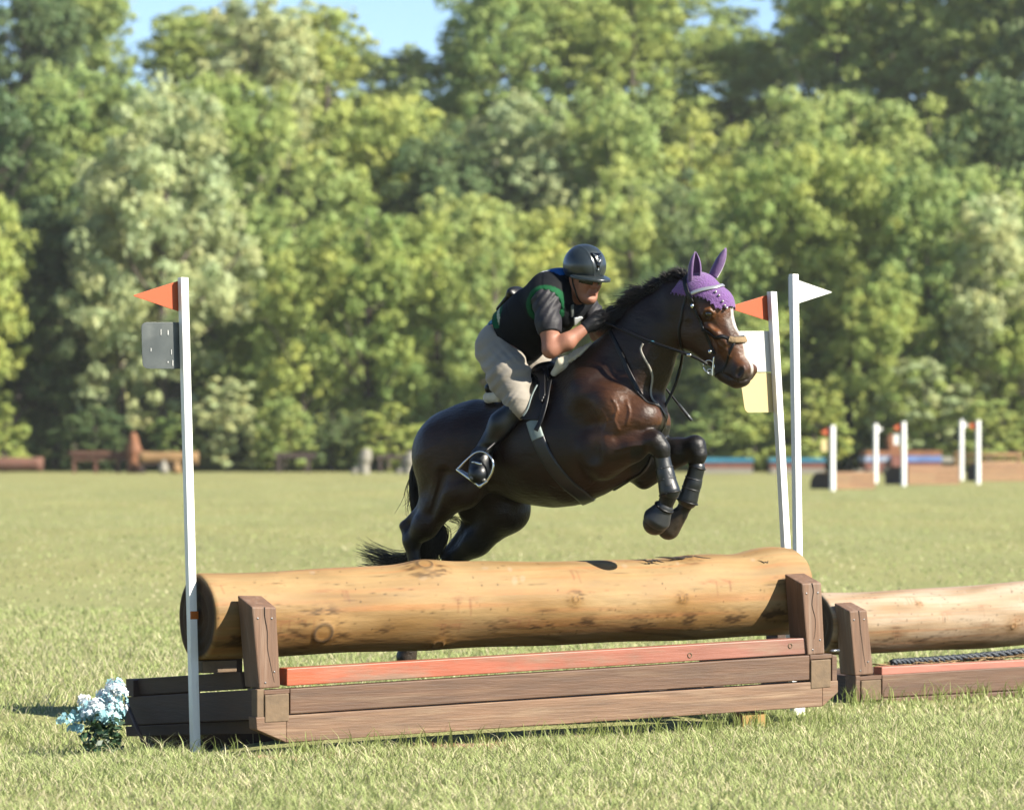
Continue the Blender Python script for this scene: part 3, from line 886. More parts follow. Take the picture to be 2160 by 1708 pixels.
def flag_pole(label, top, base, d_top, d_base, side, pend, pmat, plates, twist=TH, pole_w=.043, tape=None):
    """top/base (px,py) of the pole axis; pend: (y0,y1,tip px,tip py); plates: list of (mat,y0,y1,px far,radius)"""
    B = W(base[0], base[1], d_base); T = W(top[0], top[1], d_top)
    o = empty("flag_pole", tuple(B), twist, label, "flag pole", "flag poles beside the log jump")
    R = np.array([[math.cos(-twist), -math.sin(-twist), 0], [math.sin(-twist), math.cos(-twist), 0], [0, 0, 1]])
    loc = lambda p: R @ (np.asarray(p) - B)
    t = loc(T); h = pole_w / 2
    low = np.array([0, 0, -.25]) - t * (.0)
    hexa("pole", [low + [-h, -h, 0], low + [-h, h, 0], low + [h, h, 0], low + [h, -h, 0], t + [-h, -h, 0], t + [-h, h, 0], t + [h, h, 0], t + [h, -h, 0]], WHITEP, o, .003)
    def at_row(px, py, back=.0):
        # point in the pole's own plane (frame x,z) at local y=back
        f = (py - top[1]) / (base[1] - top[1])
        return loc(W(px, py, d_top + (d_base - d_top) * f))
    def axis(py):
        f = (py - top[1]) / (base[1] - top[1])
        return t * (1 - f)
    sx = -1 if side == 'l' else 1
    yb = h + .003
    y0, y1, tx, ty = pend
    a, b = axis(y0) + [sx * -h, 0, 0], axis(y1) + [sx * -h, 0, 0]
    tipx = at_row(tx, ty); 
    def tip_at(px, py):
        f = (py - top[1]) / (base[1] - top[1]); d = d_top + (d_base - d_top) * f
        p = W(px, py, d)
        # slide along the sight line until local y equals yb (plate lies flat against the pole's back)
        e = p - np.array([0, 0, EYE]); 
        l0 = loc(p); l1 = loc(p + e * .01)
        s_ = (yb + axis(py)[1] - l0[1]) / (l1[1] - l0[1])
        return l0 + (l1 - l0) * s_
    tp = tip_at(tx, ty)
    a[1] += yb; b[1] += yb
    q1 = tp + (a - tp) * .05 + np.array([0, 0, 0]); q2 = tp + (b - tp) * .05
    prism("pennant", [a, q1, tp * .98 + (a + b) * .01, q2, b], (0, .004, 0), pmat, o, .0008)
    for (m, p0, p1, pf, rad) in plates:
        a, b = axis(p0) + [sx * -h, yb, 0], axis(p1) + [sx * -h, yb, 0]
        c, d_ = tip_at(pf[0], p0 + pf[2]), tip_at(pf[1], p1 + pf[2])
        e1 = (c - a); e2 = (d_ - b)
        pts = [a]
        rx = rad / np.linalg.norm(e1)
        vz = (d_ - c); rv = rad / np.linalg.norm(vz)
        ctop, cbot = rad > 0, rad > 0
        for (corner, d1, d2) in ((c, -e1 * rx, vz * rv), (d_, -vz * rv, -e2 * rx)):
            for s_ in np.linspace(0, 1, 7):
                w0, w1, w2 = (1 - s_) ** 2, 2 * s_ * (1 - s_), s_ ** 2
                pts.append(w0 * (corner + d1) + w1 * corner + w2 * (corner + d2))
        pts.append(b)
        prism("number_plate", pts, (0, .004, 0), m, o, .0008)
    return o, axis, tip_at
lp, lax, ltip = flag_pole("leaning white pole with orange pennant and dark grey plate left of the log", (386, 585), (415, 1594), 18.38, 18.40, 'l', (587, 661, 279, 623), ORANGE,
    [(GREYPL, 679, 777, (298, 301, 0), .035)])
# tape band and the small white marks on the grey plate
for yy, wv in ((1296, .0235),):
    c = lax(yy)
    box("tape", (c[0] - wv, c[1] - wv, c[2] - .021), (c[0] + wv, c[1] + wv, c[2] + .021), TAPE, lp, .003)
for (px, py, w_, h_) in ((339, 700, 1.1, 12), (354, 701, 1.7, 10), (318, 737, 1.2, 7), (361, 742, 1.0, 10), (364, 765, 1.3, 12), (354, 763, 1.8, 3)):
    a = ltip(px, py); s_ = 18.4 / F
    box("plate_mark", (a[0] - w_ * s_ / 2, a[1] - .004, a[2] - h_ * s_ / 2), (a[0] + w_ * s_ / 2, a[1] - .0012, a[2] + h_ * s_ / 2), PLATE_MARK, lp, 0)
flag_pole("leaning white pole with red pennant above white and yellow plates behind the horse's nose", (1628, 615), (1682, 1510), 20.45, 20.5, 'l', (618, 680, 1532, 648), ORANGE,
    [(WHITEPL, 697, 783, (1556, 1562, 1), .018), (YELPL, 785, 868, (1560, 1572, 2), .035)])
flag_pole("upright white pole with white pennant, rightmost of the three tall poles", (1674, 578), (1689, 1506), 20.85, 20.85, 'r', (583, 646, 1757, 616), WHITEF, [])

# ------------------------------------------------------------------ the second, lower log jump at the right
FA2 = np.array([(1800 - CX) * 21.75 / F, 21.75, 0.0]); TH2 = math.radians(29)
S2_, FP2 = fence_frame(FA2, TH2)
jump2 = empty("log_jump", tuple(FA2), TH2, "lower jump of a paler log on brown timbers, cut by the right edge", "jump")
q0, q1 = FP2(1722, 1316, .36), FP2(2240, 1289, .36)
me = log_mesh("log", q0, q1, .196, .205, [(.72, -.3, .02, .5), (.86, -.55, .03, .6), (.35, .6, .012, .5)], 8, nseg=300, tone=(.25, .165, .09), pale=(.36, .305, .24), stain_side=.8)
obj("log", me, LOGM, jump2)
def plank2(name, m, pa, pb, t0, t1, bw=.005): return plank(name, m, jump2, pa, pb, t0, t1, bw, FP2)
post(jump2, (1792, 1288), (1829, 1286), (1804, 1424), (1843, 1421), .012, .17, .045, POSTM, True, FP2, .4)
plank2("front_board", STAIN, (1861, 1423, 1470), (2240, 1400, 1449), .006, .08)
plank2("front_board_lap", STAIN, (1814, 1426, 1434), (1860, 1423, 1431), .006, .08, .003)
plank2("corner_block", RAW, (1817, 1435, 1478), (1859, 1432, 1475), -.004, .14)
plank2("corner_cheek", STAIN, (1805, 1424, 1480), (1815, 1424, 1480), .004, .12)
plank2("skid", STAIN, (1861, 1472, 1486), (2240, 1451, 1470), -.002, .09)
plank2("pink_rail", PINKP, (1860, 1406, 1423), (2240, 1387, 1401), .028, .12)
b0 = FP2(1805, 1424, .12)
box("side_board", (b0[0] - .0, .125, b0[2] - .18), (b0[0] + .06, 1.2, b0[2] - .005), STAIN_D, jump2)
box("rear_rail", (b0[0] + .05, 1.1, b0[2] - .2), (b0[0] + 2.6, 1.19, b0[2] - .03), STAIN_D, jump2)
# dark rope of netting and straw on the rail behind
ROPE = mat("blue_black_rope", (.012, .022, .035), rough=.5, var=.6, scale=40, bump=.8, bscale=60)
STRAW = mat("straw", (.34, .22, .10), rough=.8, var=.3, scale=30, bump=.6, bscale=50)
rp = []
base = smooth_path([FP2(1880, 1396, .16), FP2(1960, 1391, .17), FP2(2060, 1383, .16), FP2(2170, 1372, .17), FP2(2250, 1366, .16)], 60)
for k in range(3):
    ph = np.linspace(0, 70, len(base)) + k * 2.094
    rp.append((lambda a: (a[0], [a[1], a[2]]))(tube_arrays(base + np.stack([0 * ph, np.cos(ph) * .013, np.sin(ph) * .013], 1), .013, 6)))
V, fl = merge(rp)
ro = obj("rope", fast_mesh("rope", V, fl, True), ROPE); ro.location = FA2; ro.rotation_euler = (0, 0, TH2)
tag(ro, "thick blue-black twisted rope lying under the lower log at the right", "rope")
r = np.random.default_rng(4); sp = []
for i in range(420):
    u = r.random(); p = base[int(u * (len(base) - 1))] + r.normal(size=3) * np.array([.03, .045, .008]) + np.array([0, .04, -.022])
    dd = r.normal(size=3) * np.array([.05, .03, .008])
    sp.append((lambda a: (a[0], [a[1], a[2]]))(tube_arrays(np.array([p - dd, p, p + dd]), .003, 3)))
V, fl = merge(sp)
so_ = obj("straw", fast_mesh("straw", V, fl), STRAW); so_.location = FA2; so_.rotation_euler = (0, 0, TH2)
tag(so_, "loose pale straw under the rope of the lower jump", "straw", kind="stuff")
# ------------------------------------------------------------------ far jumps, poles and odds and ends across the field
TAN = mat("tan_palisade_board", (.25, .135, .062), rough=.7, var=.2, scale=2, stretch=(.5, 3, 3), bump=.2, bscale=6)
SHADESIDE = mat("shade_dark_side_board", (.055, .036, .028), rough=.8, var=.2, scale=2)  # box sides coloured dark to stand for the shade on them
BRICK = mat("brick_red_paint", (.19, .06, .04), rough=.7, var=.25, scale=3)
BLUEP = mat("blue_paint", (.10, .18, .42), rough=.55, var=.3, scale=.8, base2=(.34, .38, .45), thresh=(.5, .6))
TEALP = mat("teal_paint", (.03, .21, .33), rough=.5, var=.15, scale=1)
PALEC = mat("pale_pot", (.26, .24, .19), rough=.7, var=.1, scale=3)
REDBR = mat("reddish_log_bark", (.16, .07, .045), rough=.85, var=.3, scale=2, bump=.3, bscale=5)
OCHRE = mat("ochre_log_wood", (.25, .145, .055), rough=.8, var=.25, scale=2)
RUST = mat("rust_orange", (.23, .09, .035), rough=.8, var=.25, scale=2)
DARKR = mat("dark_rail_wood", (.055, .035, .030), rough=.85, var=.2, scale=2)

def far_box(label, px_c, d, front_px, th_deg, height, depth, boards, group):
    A = np.array([(px_c - CX) * d / F, d, 0.0]); th = math.radians(th_deg)
    o = empty("box_jump", tuple(A), th, label, "jump", group)
    L = front_px * d / F / math.cos(th)
    prof = [(0.03, 0), (depth, 0)]
    for a in np.linspace(0, math.pi / 2, 7):
        prof.append((depth - .55 + .55 * math.cos(a), height - .45 + .45 * math.sin(a)))
    prof.append((0.03, height))
    prism("side_panel", [(-.04, y, z) for y, z in prof], (.05, 0, 0), SHADESIDE, o, 0)
    prism("side_panel", [(L - .01, y, z) for y, z in prof], (.05, 0, 0), SHADESIDE, o, 0)
    hb = height / boards
    for i in range(boards):
        box("board", (-.05, 0, i * hb + .01), (L + .05, .035, (i + 1) * hb - .01), TAN, o, .006)
    box("top_board", (-.05, .035, height - .05), (L + .05, depth - .5, height + .005), TAN, o, .01)
    return o
far_box("smallest tan box jump with a rounded shaded side, left of the three far boxes", 1760, 125, 90, 33, .60, 1.35, 3, "far tan box jumps")
far_box("middle tan box jump with rounded shaded side and plank front", 1917, 139, 115, 33, .72, 1.45, 4, "far tan box jumps")
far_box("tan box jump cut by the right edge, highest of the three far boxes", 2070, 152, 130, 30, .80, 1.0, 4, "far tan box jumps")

def far_pole(label, px, ytop, ybase, side, col, plate=None):
    d = EYE * F / (ybase - HY)
    B = W(px, ybase, d); h = (ybase - ytop) * d / F
    o = empty("flag_pole", (B[0], B[1], 0), math.radians(28), label, "flag pole", "far flag poles at the right")
    box("pole", (-.07, -.07, -.2), (.07, .07, h), WHITEP, o, .01)
    sx = -1 if side == 'l' else 1
    prism("pennant", [(sx * .05, .08, h - .04), (sx * .42, .08, h - .22), (sx * .05, .08, h - .42)], (0, .012, 0), ORANGE if col == 'o' else WHITEF, o, 0)
    if plate is not None:
        a = [(sx * (.05 + .34 * (1 if i in (1, 2) else 0)), .08, h - .48 - .40 * (1 if i in (2, 3) else 0)) for i in range(4)]
        prism("number_plate", a, (0, .012, 0), plate, o, 0)
    return o
far_pole("far white pole with orange pennant and yellow plate, nearest the tall poles", 1756, 897, 1034, 'l', 'o', YELPL)
far_pole("far white pole with white pennant between two orange-flagged poles", 1847, 893, 1018, 'r', 'w')
far_pole("far white pole with orange pennant and white plate in front of the brick-red structure", 1906, 889, 1024, 'l', 'o', WHITEPL)
far_pole("far white pole with white pennant above the shaded side of the right box", 2028, 885, 1012, 'r', 'w')
far_pole("far white pole with orange pennant at the corner of the rightmost box", 2063, 886, 1020, 'l', 'o')

def far_frame(name, px, d, th_deg, label, cat="jump"):
    A = np.array([(px - CX) * d / F, d, 0.0])
    return empty(name, tuple(A), math.radians(th_deg), label, cat)
k196 = 196 / F
# brick-red castle-like jump with a blue band
o = far_frame("tower_jump", 1906, 194, 12, "brick-red jump with a blue band and a small tower behind the far poles")
s = 194 / F
box("wall", (-84 * s, 0, 0), (84 * s, 1.0, 24 * s), BRICK, o, .02)
box("blue_band", (-86 * s, -.06, 24 * s), (84 * s, 1.05, 36 * s), BLUEP, o, .02)
box("roof", (-84 * s, -.05, 36.2 * s), (84 * s, 1.05, 47 * s), RUST, o, .05)
prism("tower", [(-28 * s, .2, 47 * s), (-6 * s, .2, 47 * s), (-4 * s, .2, 62 * s), (-14 * s, .2, 80 * s), (-26 * s, .2, 84 * s), (-32 * s, .2, 72 * s)], (0, .7, 0), RUST, o, .05)
box("tower_base", (-30 * s, -.25, 0), (4 * s, -.08, 36 * s), BRICK, o, .02)
box("step", (84.3 * s, 0, 22 * s), (112 * s, .8, 34 * s), PALEC, o, .03)
for i, (px, lab) in enumerate(((1530, "far red jump with a teal top glimpsed between the horse's knee and the tall poles"), (1682, "far brick-red jump with a bright teal top behind the tall white poles"))):
    o = far_frame("box_jump", px, 190, 5, lab)
    s = 190 / F; hw = 58 * s
    box("wall", (-hw, 0, .30), (hw, .9, 24 * s), BRICK, o, .02)
    box("plinth", (-hw, -.05, 0), (hw, .95, .29), PALEC, o, .02)
    box("lid", (-hw - .05, -.06, 24.2 * s), (hw + .05, .95, 33 * s), TEALP, o, .02)
# rail fence
o = far_frame("rail_jump", 2080, 178, 4, "far yellowish rail jump on two stout posts at the right")
s = 178 / F
for px in (-62, 70): box("post", (px * s - .12, -.12, 0), (px * s + .12, .12, 52 * s), OCHRE, o, .02)
tube("rail", [(-72 * s, -.02, 42 * s), (78 * s, -.02, 44 * s)], .11, OCHRE, o, 10)
tube("rail", [(-72 * s, -.02, 28 * s), (78 * s, -.02, 29 * s)], .08, OCHRE, o, 10)
def pot(px, d, r_, label):
    A = np.array([(px - CX) * d / F, d, 0.0])
    bm = bmesh.new(); prof = [(0, 0), (.7, 0), (.85, .4), (1.0, 1.0), (1.08, 1.02), (1.08, 1.2), (.9, 1.2), (.85, .9), (0, .9)]
    n = 14; rings = []
    for a in range(n):
        rings.append([bm.verts.new((p * r_ * math.cos(a * 6.2832 / n), p * r_ * math.sin(a * 6.2832 / n), z * r_ * 1.2)) for p, z in prof])
    for a in range(n):
        for i in range(len(prof) - 1):
            vs = [rings[a][i], rings[(a + 1) % n][i], rings[(a + 1) % n][i + 1], rings[a][i + 1]]
            try: bm.faces.new(vs)
            except ValueError: pass
    bmesh.ops.remove_doubles(bm, verts=bm.verts, dist=1e-4); bmesh.ops.recalc_face_normals(bm, faces=bm.faces)
    me = bpy.data.meshes.new("planter"); bm.to_mesh(me); bm.free()
    o = obj("planter", me, PALEC); o.location = A
    tag(o, label, "planter", "pale planters on the far field")
pot(1809, 172, .26, "pale planter left of its twin in front of the dark bush")
pot(1836, 172, .26, "pale planter between its twin and the brick-red structure")
pot(1873, 178, .30, "pale planter in front of the brick-red wall")
# left side of the far field
def far_log(px0, px1, yc, rpx, d, m, label, name="log", cat="log"):
    s = d / F
    a, b = W(px0, yc, d), W(px1, yc, d)
    P = np.linspace(a, b, 12)
    V, q, t = tube_arrays(P, rpx * s * (1 + .05 * np.sin(np.arange(12) * 1.3)), 14)
    me = fast_mesh(name, V, [q, t], True)
    o = obj(name, me, m); tag(o, label, cat)
    return o
far_log(-60, 90, 979, 15, 196, REDBR, "reddish log lying on the grass at the far left edge")
o = far_frame("table_jump", 228, 195, -3, "reddish brown table-like jump on short legs at the far left")
s = 195 / F
for i in range(4): box("plank", (-78 * s, -.6 + i * .42, 38 * s), (78 * s, -.2 + i * .42, 46 * s), REDBR, o, .02)
box("apron", (-74 * s, -.5, 26 * s), (74 * s, 1.0, 37.5 * s), REDBR, o, .02)
for px in (-70, -24, 24, 68): box("leg", (px * s - .09, -.45, 0), (px * s + .09, -.25, 26 * s), REDBR, o, .02)
# carved figure
S = Sdf(); c = 195 / F
def cf(px, py): return W(px, py, 194.0) - W(283, 996, 194.0)
S.add(cf(283, 990), cf(283, 950), .42, .36, .2); S.add(cf(283, 950), cf(282, 928), .36, .28, .2); S.add(cf(282, 922), cf(281, 917), .2, .18, .1); S.add(cf(272, 952), cf(268, 938), .14, .1, .1)
V, Fc = S.mesh(.05)
o = obj("wooden_figure", fast_mesh("wooden_figure", V, Fc, True), RUST); o.location = W(283, 996, 194.0)
tag(o, "small rust-orange carved wooden figure standing between the table jump and the log bench", "figure")
far_log(292, 418, 966, 14, 193, OCHRE, "ochre log resting on the bench right of the carved figure")
o = far_frame("log_bench", 352, 193, 0, "dark low bench under the ochre log at the far left", "bench")
s = 193 / F
for px in (-52, 45): box("leg", (px * s - .15, -.3, 0), (px * s + .15, .3, 17 * s), DARKR, o, .02)
box("seat", (-64 * s, -.35, 17.3 * s), (64 * s, .35, 20 * s), DARKR, o, .02)
for px, m, lab in ((345, PALEC, "cream round pot on the grass under the log bench"), (372, OCHRE, "yellow ochre round pot beside the cream one")):
    S = Sdf(); S.add((0, 0, .22), (0, 0, .30), .30, .26, .1); S.add((0, 0, .5), (0, 0, .58), .14, .16, .06)
    V, Fc = S.mesh(.04); o = obj("round_pot", fast_mesh("round_pot", V, Fc, True), m); o.location = W(px, 997, 191); o.location.z = 0
    tag(o, lab, "pot")
o = far_frame("rail_jump", 620, 198, 0, "dark brown rail jump in the tree shade left of the pale stumps")
s = 198 / F
for px in (-32, 30): box("post", (px * s - .12, -.1, 0), (px * s + .12, .1, 40 * s), DARKR, o, .02)
box("rail", (-40 * s, -.12, 30 * s), (46 * s, .12, 42 * s), DARKR, o, .02)
o = far_frame("rail_jump", 822, 198, 0, "dark rail jump between the pale stumps and the horse's tail")
for px in (-20, 28): box("post", (px * s - .1, -.1, 0), (px * s + .1, .1, 38 * s), DARKR, o, .02)
box("rail", (-30 * s, -.12, 28 * s), (38 * s, .12, 38 * s), DARKR, o, .02)
for px, hh, lab in ((768, 46, "tall pale stump in front of the dark trees left of the horse"), (862, 40, "pale stump partly hidden by the horse's hindquarters")):
    S = Sdf(); s = 190 / F
    S.add((0, 0, 0), (0, 0, hh * s - .15), .32, .24, .1); S.add((-.5, 0, .1), (-.15, 0, .5), .22, .1, .1); S.add((.05, 0, hh * s - .35), (.12, 0, hh * s - .1), .36, .3, .1)
    V, Fc = S.mesh(.05); o = obj("tree_stump", fast_mesh("tree_stump", V, Fc, True), PALEC); o.location = W(px, 998, 190); o.location.z = 0
    tag(o, lab, "stump", "pale stumps by the trees")
# ------------------------------------------------------------------ the horse (frame of its own: x forward, -y towards its right side)
PSI = math.radians(30.0)
HO = W(1150, 936, 19.98); HO[2] = 0.0
RS = 1.02
cP, sP = math.cos(PSI), math.sin(PSI)
def H(px, py, l=0.0):
    k = (px - CX) / F
    a = (k * (HO[1] - l * cP) - HO[0] + l * sP) / (cP + k * sP)
    Y = HO[1] - a * sP - l * cP
    return np.array([a, -l, EYE - (py - HY) * Y / F])
def Hpx(P):
    a, l, z = P[..., 0], -P[..., 1], P[..., 2]
    X = HO[0] + a * cP - l * sP; Y = HO[1] - a * sP - l * cP
    return CX + F * X / Y, HY + F * (EYE - z) / Y
def to_world(P):
    P = np.asarray(P, float)
    return np.stack([HO[0] + P[..., 0] * cP + P[..., 1] * sP, HO[1] - P[..., 0] * sP + P[..., 1] * cP, P[..., 2]], -1)
def to_local(Q):
    d = np.asarray(Q, float) - HO
    return np.stack([d[..., 0] * cP - d[..., 1] * sP, d[..., 0] * sP + d[..., 1] * cP, d[..., 2]], -1)
CAML = to_local(np.array([0, 0, EYE]))
MIR = np.array([1.0, -1.0, 1.0])

def chain(S, pts, k=0.05, sq=1.0):
    for p, q in zip(pts[:-1], pts[1:]):
        S.add(H(*p[:3]), H(*q[:3]), p[3], q[3], k, sq)

HB = Sdf()          # trunk and legs
chain(HB, [(950, 928, 0, .165), (1010, 925, 0, .20), (1092, 945, 0, .262), (1180, 925, 0, .345)], .08, 1.12)
HB.add(H(1180, 925), H(1250, 905), .345, .335, .08, 1.35)
HB.add(H(1150, 945, .05), H(1195, 940, .05), .29, .28, .1, 1.05)
HB.add(H(1150, 945, -.05), H(1195, 940, -.05), .29, .28, .1, 1.05)
HB.add(H(1250, 900), H(1345, 868), .31, .17, .1, 1.45)
HB.add(H(1265, 955), H(1325, 950), .2, .14, .08, 1.5)
HB.add(H(1215, 795), H(1195, 800), .09, .09, .12, 1.6)                    # withers
for s in (1, -1):
    HB.add(H(945, 940, .11 * s), H(985, 935, .12 * s), .175, .18, .1)    # croup
    HB.add(H(1250, 835, .15 * s), H(1352, 880, .135 * s), .15, .115, .08)  # shoulder
HB.add(H(1290, 850, .215), H(1302, 892, .215), .09, .085, .09)  # near shoulder bulge, shaped to catch the sun as a lit patch
HB.add(H(1250, 935, .235), H(1270, 928, .235), .05, .05, .06)
# near hind
chain(HB, [(950, 965, .13, .175), (975, 1030, .19, .118)], .12)
chain(HB, [(930, 975, .13, .135), (917, 1055, .16, .088)], .08)
chain(HB, [(955, 1035, .19, .11), (897, 1108, .19, .066), (870, 1136, .18, .049)], .05)
chain(HB, [(852, 1106, .18, .021), (893, 1068, .17, .03)], .04)
chain(HB, [(853, 1110, .18, .026), (868, 1140, .18, .044), (880, 1215, .17, .034), (873, 1318, .17, .034)], .03)
chain(HB, [(872, 1325, .17, .042), (866, 1352, .17, .034)], .03)
chain(HB, [(865, 1356, .17, .045), (858, 1384, .17, .06)], .015)
# far hind
chain(HB, [(990, 960, -.13, .18), (1068, 1072, -.17, .135)], .09)
chain(HB, [(975, 985, -.13, .14), (1000, 1070, -.16, .10)], .08)
chain(HB, [(1062, 1080, -.17, .118), (1005, 1142, -.17, .078), (957, 1178, -.17, .055)], .05)
chain(HB, [(939, 1166, -.17, .022), (985, 1112, -.17, .04)], .05)
chain(HB, [(940, 1170, -.17, .028), (955, 1184, -.17, .046), (962, 1250, -.17, .034), (954, 1300, -.17, .034)], .03)
chain(HB, [(953, 1306, -.17, .042), (949, 1324, -.17, .034)], .03)
chain(HB, [(948, 1326, -.17, .043), (944, 1342, -.17, .055)], .015)
# near fore
chain(HB, [(1345, 885, .15, .11), (1275, 945, .20, .105)], .05)
chain(HB, [(1262, 955, .185, .10), (1290, 950, .215, .092)], .09)
chain(HB, [(1290, 950, .215, .092), (1335, 938, .215, .068), (1380, 930, .20, .050)], .035)
chain(HB, [(1276, 982, .18, .065), (1335, 955, .2, .035)], .08)
chain(HB, [(1381, 928, .20, .054), (1393, 944, .19, .052)], .03)
chain(HB, [(1394, 948, .18, .044), (1410, 1032, .17, .036)], .03)
chain(HB, [(1411, 1042, .17, .046), (1403, 1066, .165, .036)], .03)
chain(HB, [(1398, 1074, .165, .046), (1382, 1103, .155, .066)], .015)
# far fore
chain(HB, [(1372, 893, -.14, .115), (1352, 975, -.17, .115)], .07)
chain(HB, [(1366, 982, -.17, .098), (1430, 954, -.16, .07), (1465, 941, -.15, .055)], .05)
chain(HB, [(1357, 1018, -.16, .03), (1362, 990, -.17, .06)], .05)
chain(HB, [(1467, 940, -.15, .056), (1472, 957, -.15, .053)], .03)
chain(HB, [(1472, 962, -.15, .044), (1454, 1045, -.14, .036)], .03)
chain(HB, [(1450, 1057, -.14, .046), (1439, 1080, -.14, .036)], .03)
chain(HB, [(1433, 1086, -.14, .046), (1411, 1112, -.14, .062)], .015)
# neck
chain(HB, [(1285, 820, 0, .275), (1342, 757, 0, .215)], .1, 1.45)
chain(HB, [(1342, 757, 0, .215), (1378, 694, 0, .178), (1425, 643, 0, .148)], .06, 1.6)
HB.add(H(1400, 690, .045), H(1340, 800, .09), .07, .08, .08)              # neck muscle
HB.add(H(1400, 690, -.045), H(1340, 800, -.09), .07, .08, .08)

for s in (1, -1):
    HB.add(H(1424, 735, .085 * s), H(1372, 838, .155 * s), .020, .026, .05, op='s')      # jugular groove
    HB.add(H(1225, 870, .345 * s), H(1245, 960, .33 * s), .035, .04, .07, op='s')         # behind the elbow
    HB.add(H(1000, 900, .335 * s), H(1030, 1010, .33 * s), .03, .05, .09, op='s')         # flank hollow
HB.add(H(935, 1000, .315), H(905, 1085, .275), .018, .014, .05, op='s')                   # seam of the hamstring
HB.add(H(1300, 922, .315), H(1372, 915, .26), .014, .010, .03, op='s')                    # forearm extensor line
HB.add(H(1290, 968, .335), H(1350, 950, .29), .012, .010, .03, op='s')

HH = Sdf()          # head
HH.add(H(1432, 642), H(1470, 618), .125, .1, .05, 1.25)
HH.add(H(1480, 622), H(1510, 642), .1, .088, .05, 1.02)
HH.add(H(1464, 691), H(1474, 694), .122, .118, .05, 1.32)
HH.add(H(1505, 650), H(1543, 728), .092, .064, .05, 1.05)
HH.add(H(1543, 728), H(1563, 775), .064, .060, .05, 1.0)
HH.add(H(1476, 712), H(1535, 782), .086, .042, .05, 1.25)
HH.add(H(1528, 788), H(1550, 804), .042, .036, .05, 1.0)
HH.add(H(1566, 782), H(1568, 797), .050, .040, .05, .95)
for s in (1, -1):
    HH.add(H(1496, 654, .080 * s), H(1489, 658, .078 * s), .034, .034, .03)
    HH.add(H(1494, 690, .076 * s), H(1533, 724, .056 * s), .016, .012, .03)
    HH.add(H(1563, 776, .045 * s), H(1557, 791, .042 * s), .03, .026, .03)
    HH.add(H(1450, 655, .078 * s), H(1452, 670, .08 * s), .02, .02, .04)
def raycast(S, px, py, t0=18.4, t1=21.0):
    """walk the sight lines through (px,py) until they meet S; local points, hit mask"""
    px = np.asarray(px, float); py = np.asarray(py, float)
    D = np.stack([(px - CX) / F, np.ones_like(px), -(py - HY) / F], -1)
    dl = np.stack([D[..., 0] * cP - D[..., 1] * sP, D[..., 0] * sP + D[..., 1] * cP, D[..., 2]], -1)
    t = np.full(px.shape, t0)
    for _ in range(90):
        d = S.at(CAML + t[..., None] * dl)
        t = t + np.clip(d * .8, -.02, .15)
    P = CAML + t[..., None] * dl
    return P, np.abs(S.at(P)) < .004

def surf(px, py): return raycast(HH, np.array([px]), np.array([py]))[0][0]
NOS, NOS2, EYEP = surf(1563, 779), surf(1558, 791), surf(1493, 661)
MOUTH = [surf(*p) for p in ((1578, 799), (1566, 803), (1550, 800), (1536, 793), (1524, 785))]
LID = [surf(*p) for p in ((1482, 662), (1488, 654), (1496, 653), (1504, 659))]
LID2 = [surf(*p) for p in ((1484, 667), (1493, 671), (1502, 667))]
CREST = [surf(*p) for p in ((1497, 690), (1512, 702), (1530, 722))]
for m in (np.ones(3), MIR):
    HH.add((NOS + [0, .008, 0]) * m, (NOS2 + [0, .008, 0]) * m, .027, .023, .025)
    for p, q in zip(CREST[:-1], CREST[1:]): HH.add(p * m, q * m, .011, .009, .02)
    for L_ in (LID, LID2):
        for p, q in zip(L_[:-1], L_[1:]): HH.add(p * m, q * m, .010, .010, .012)
    HH.add((NOS + [.006, -.022, 0]) * m, (NOS2 + [.002, -.018, .004]) * m, .021, .013, .010, op='s')
    for p, q in zip(MOUTH[:-1], MOUTH[1:]): HH.add(p * m, q * m, .0075, .006, .008, op='s')
HORSE = Sdf(); HORSE.p = HB.p + HH.p

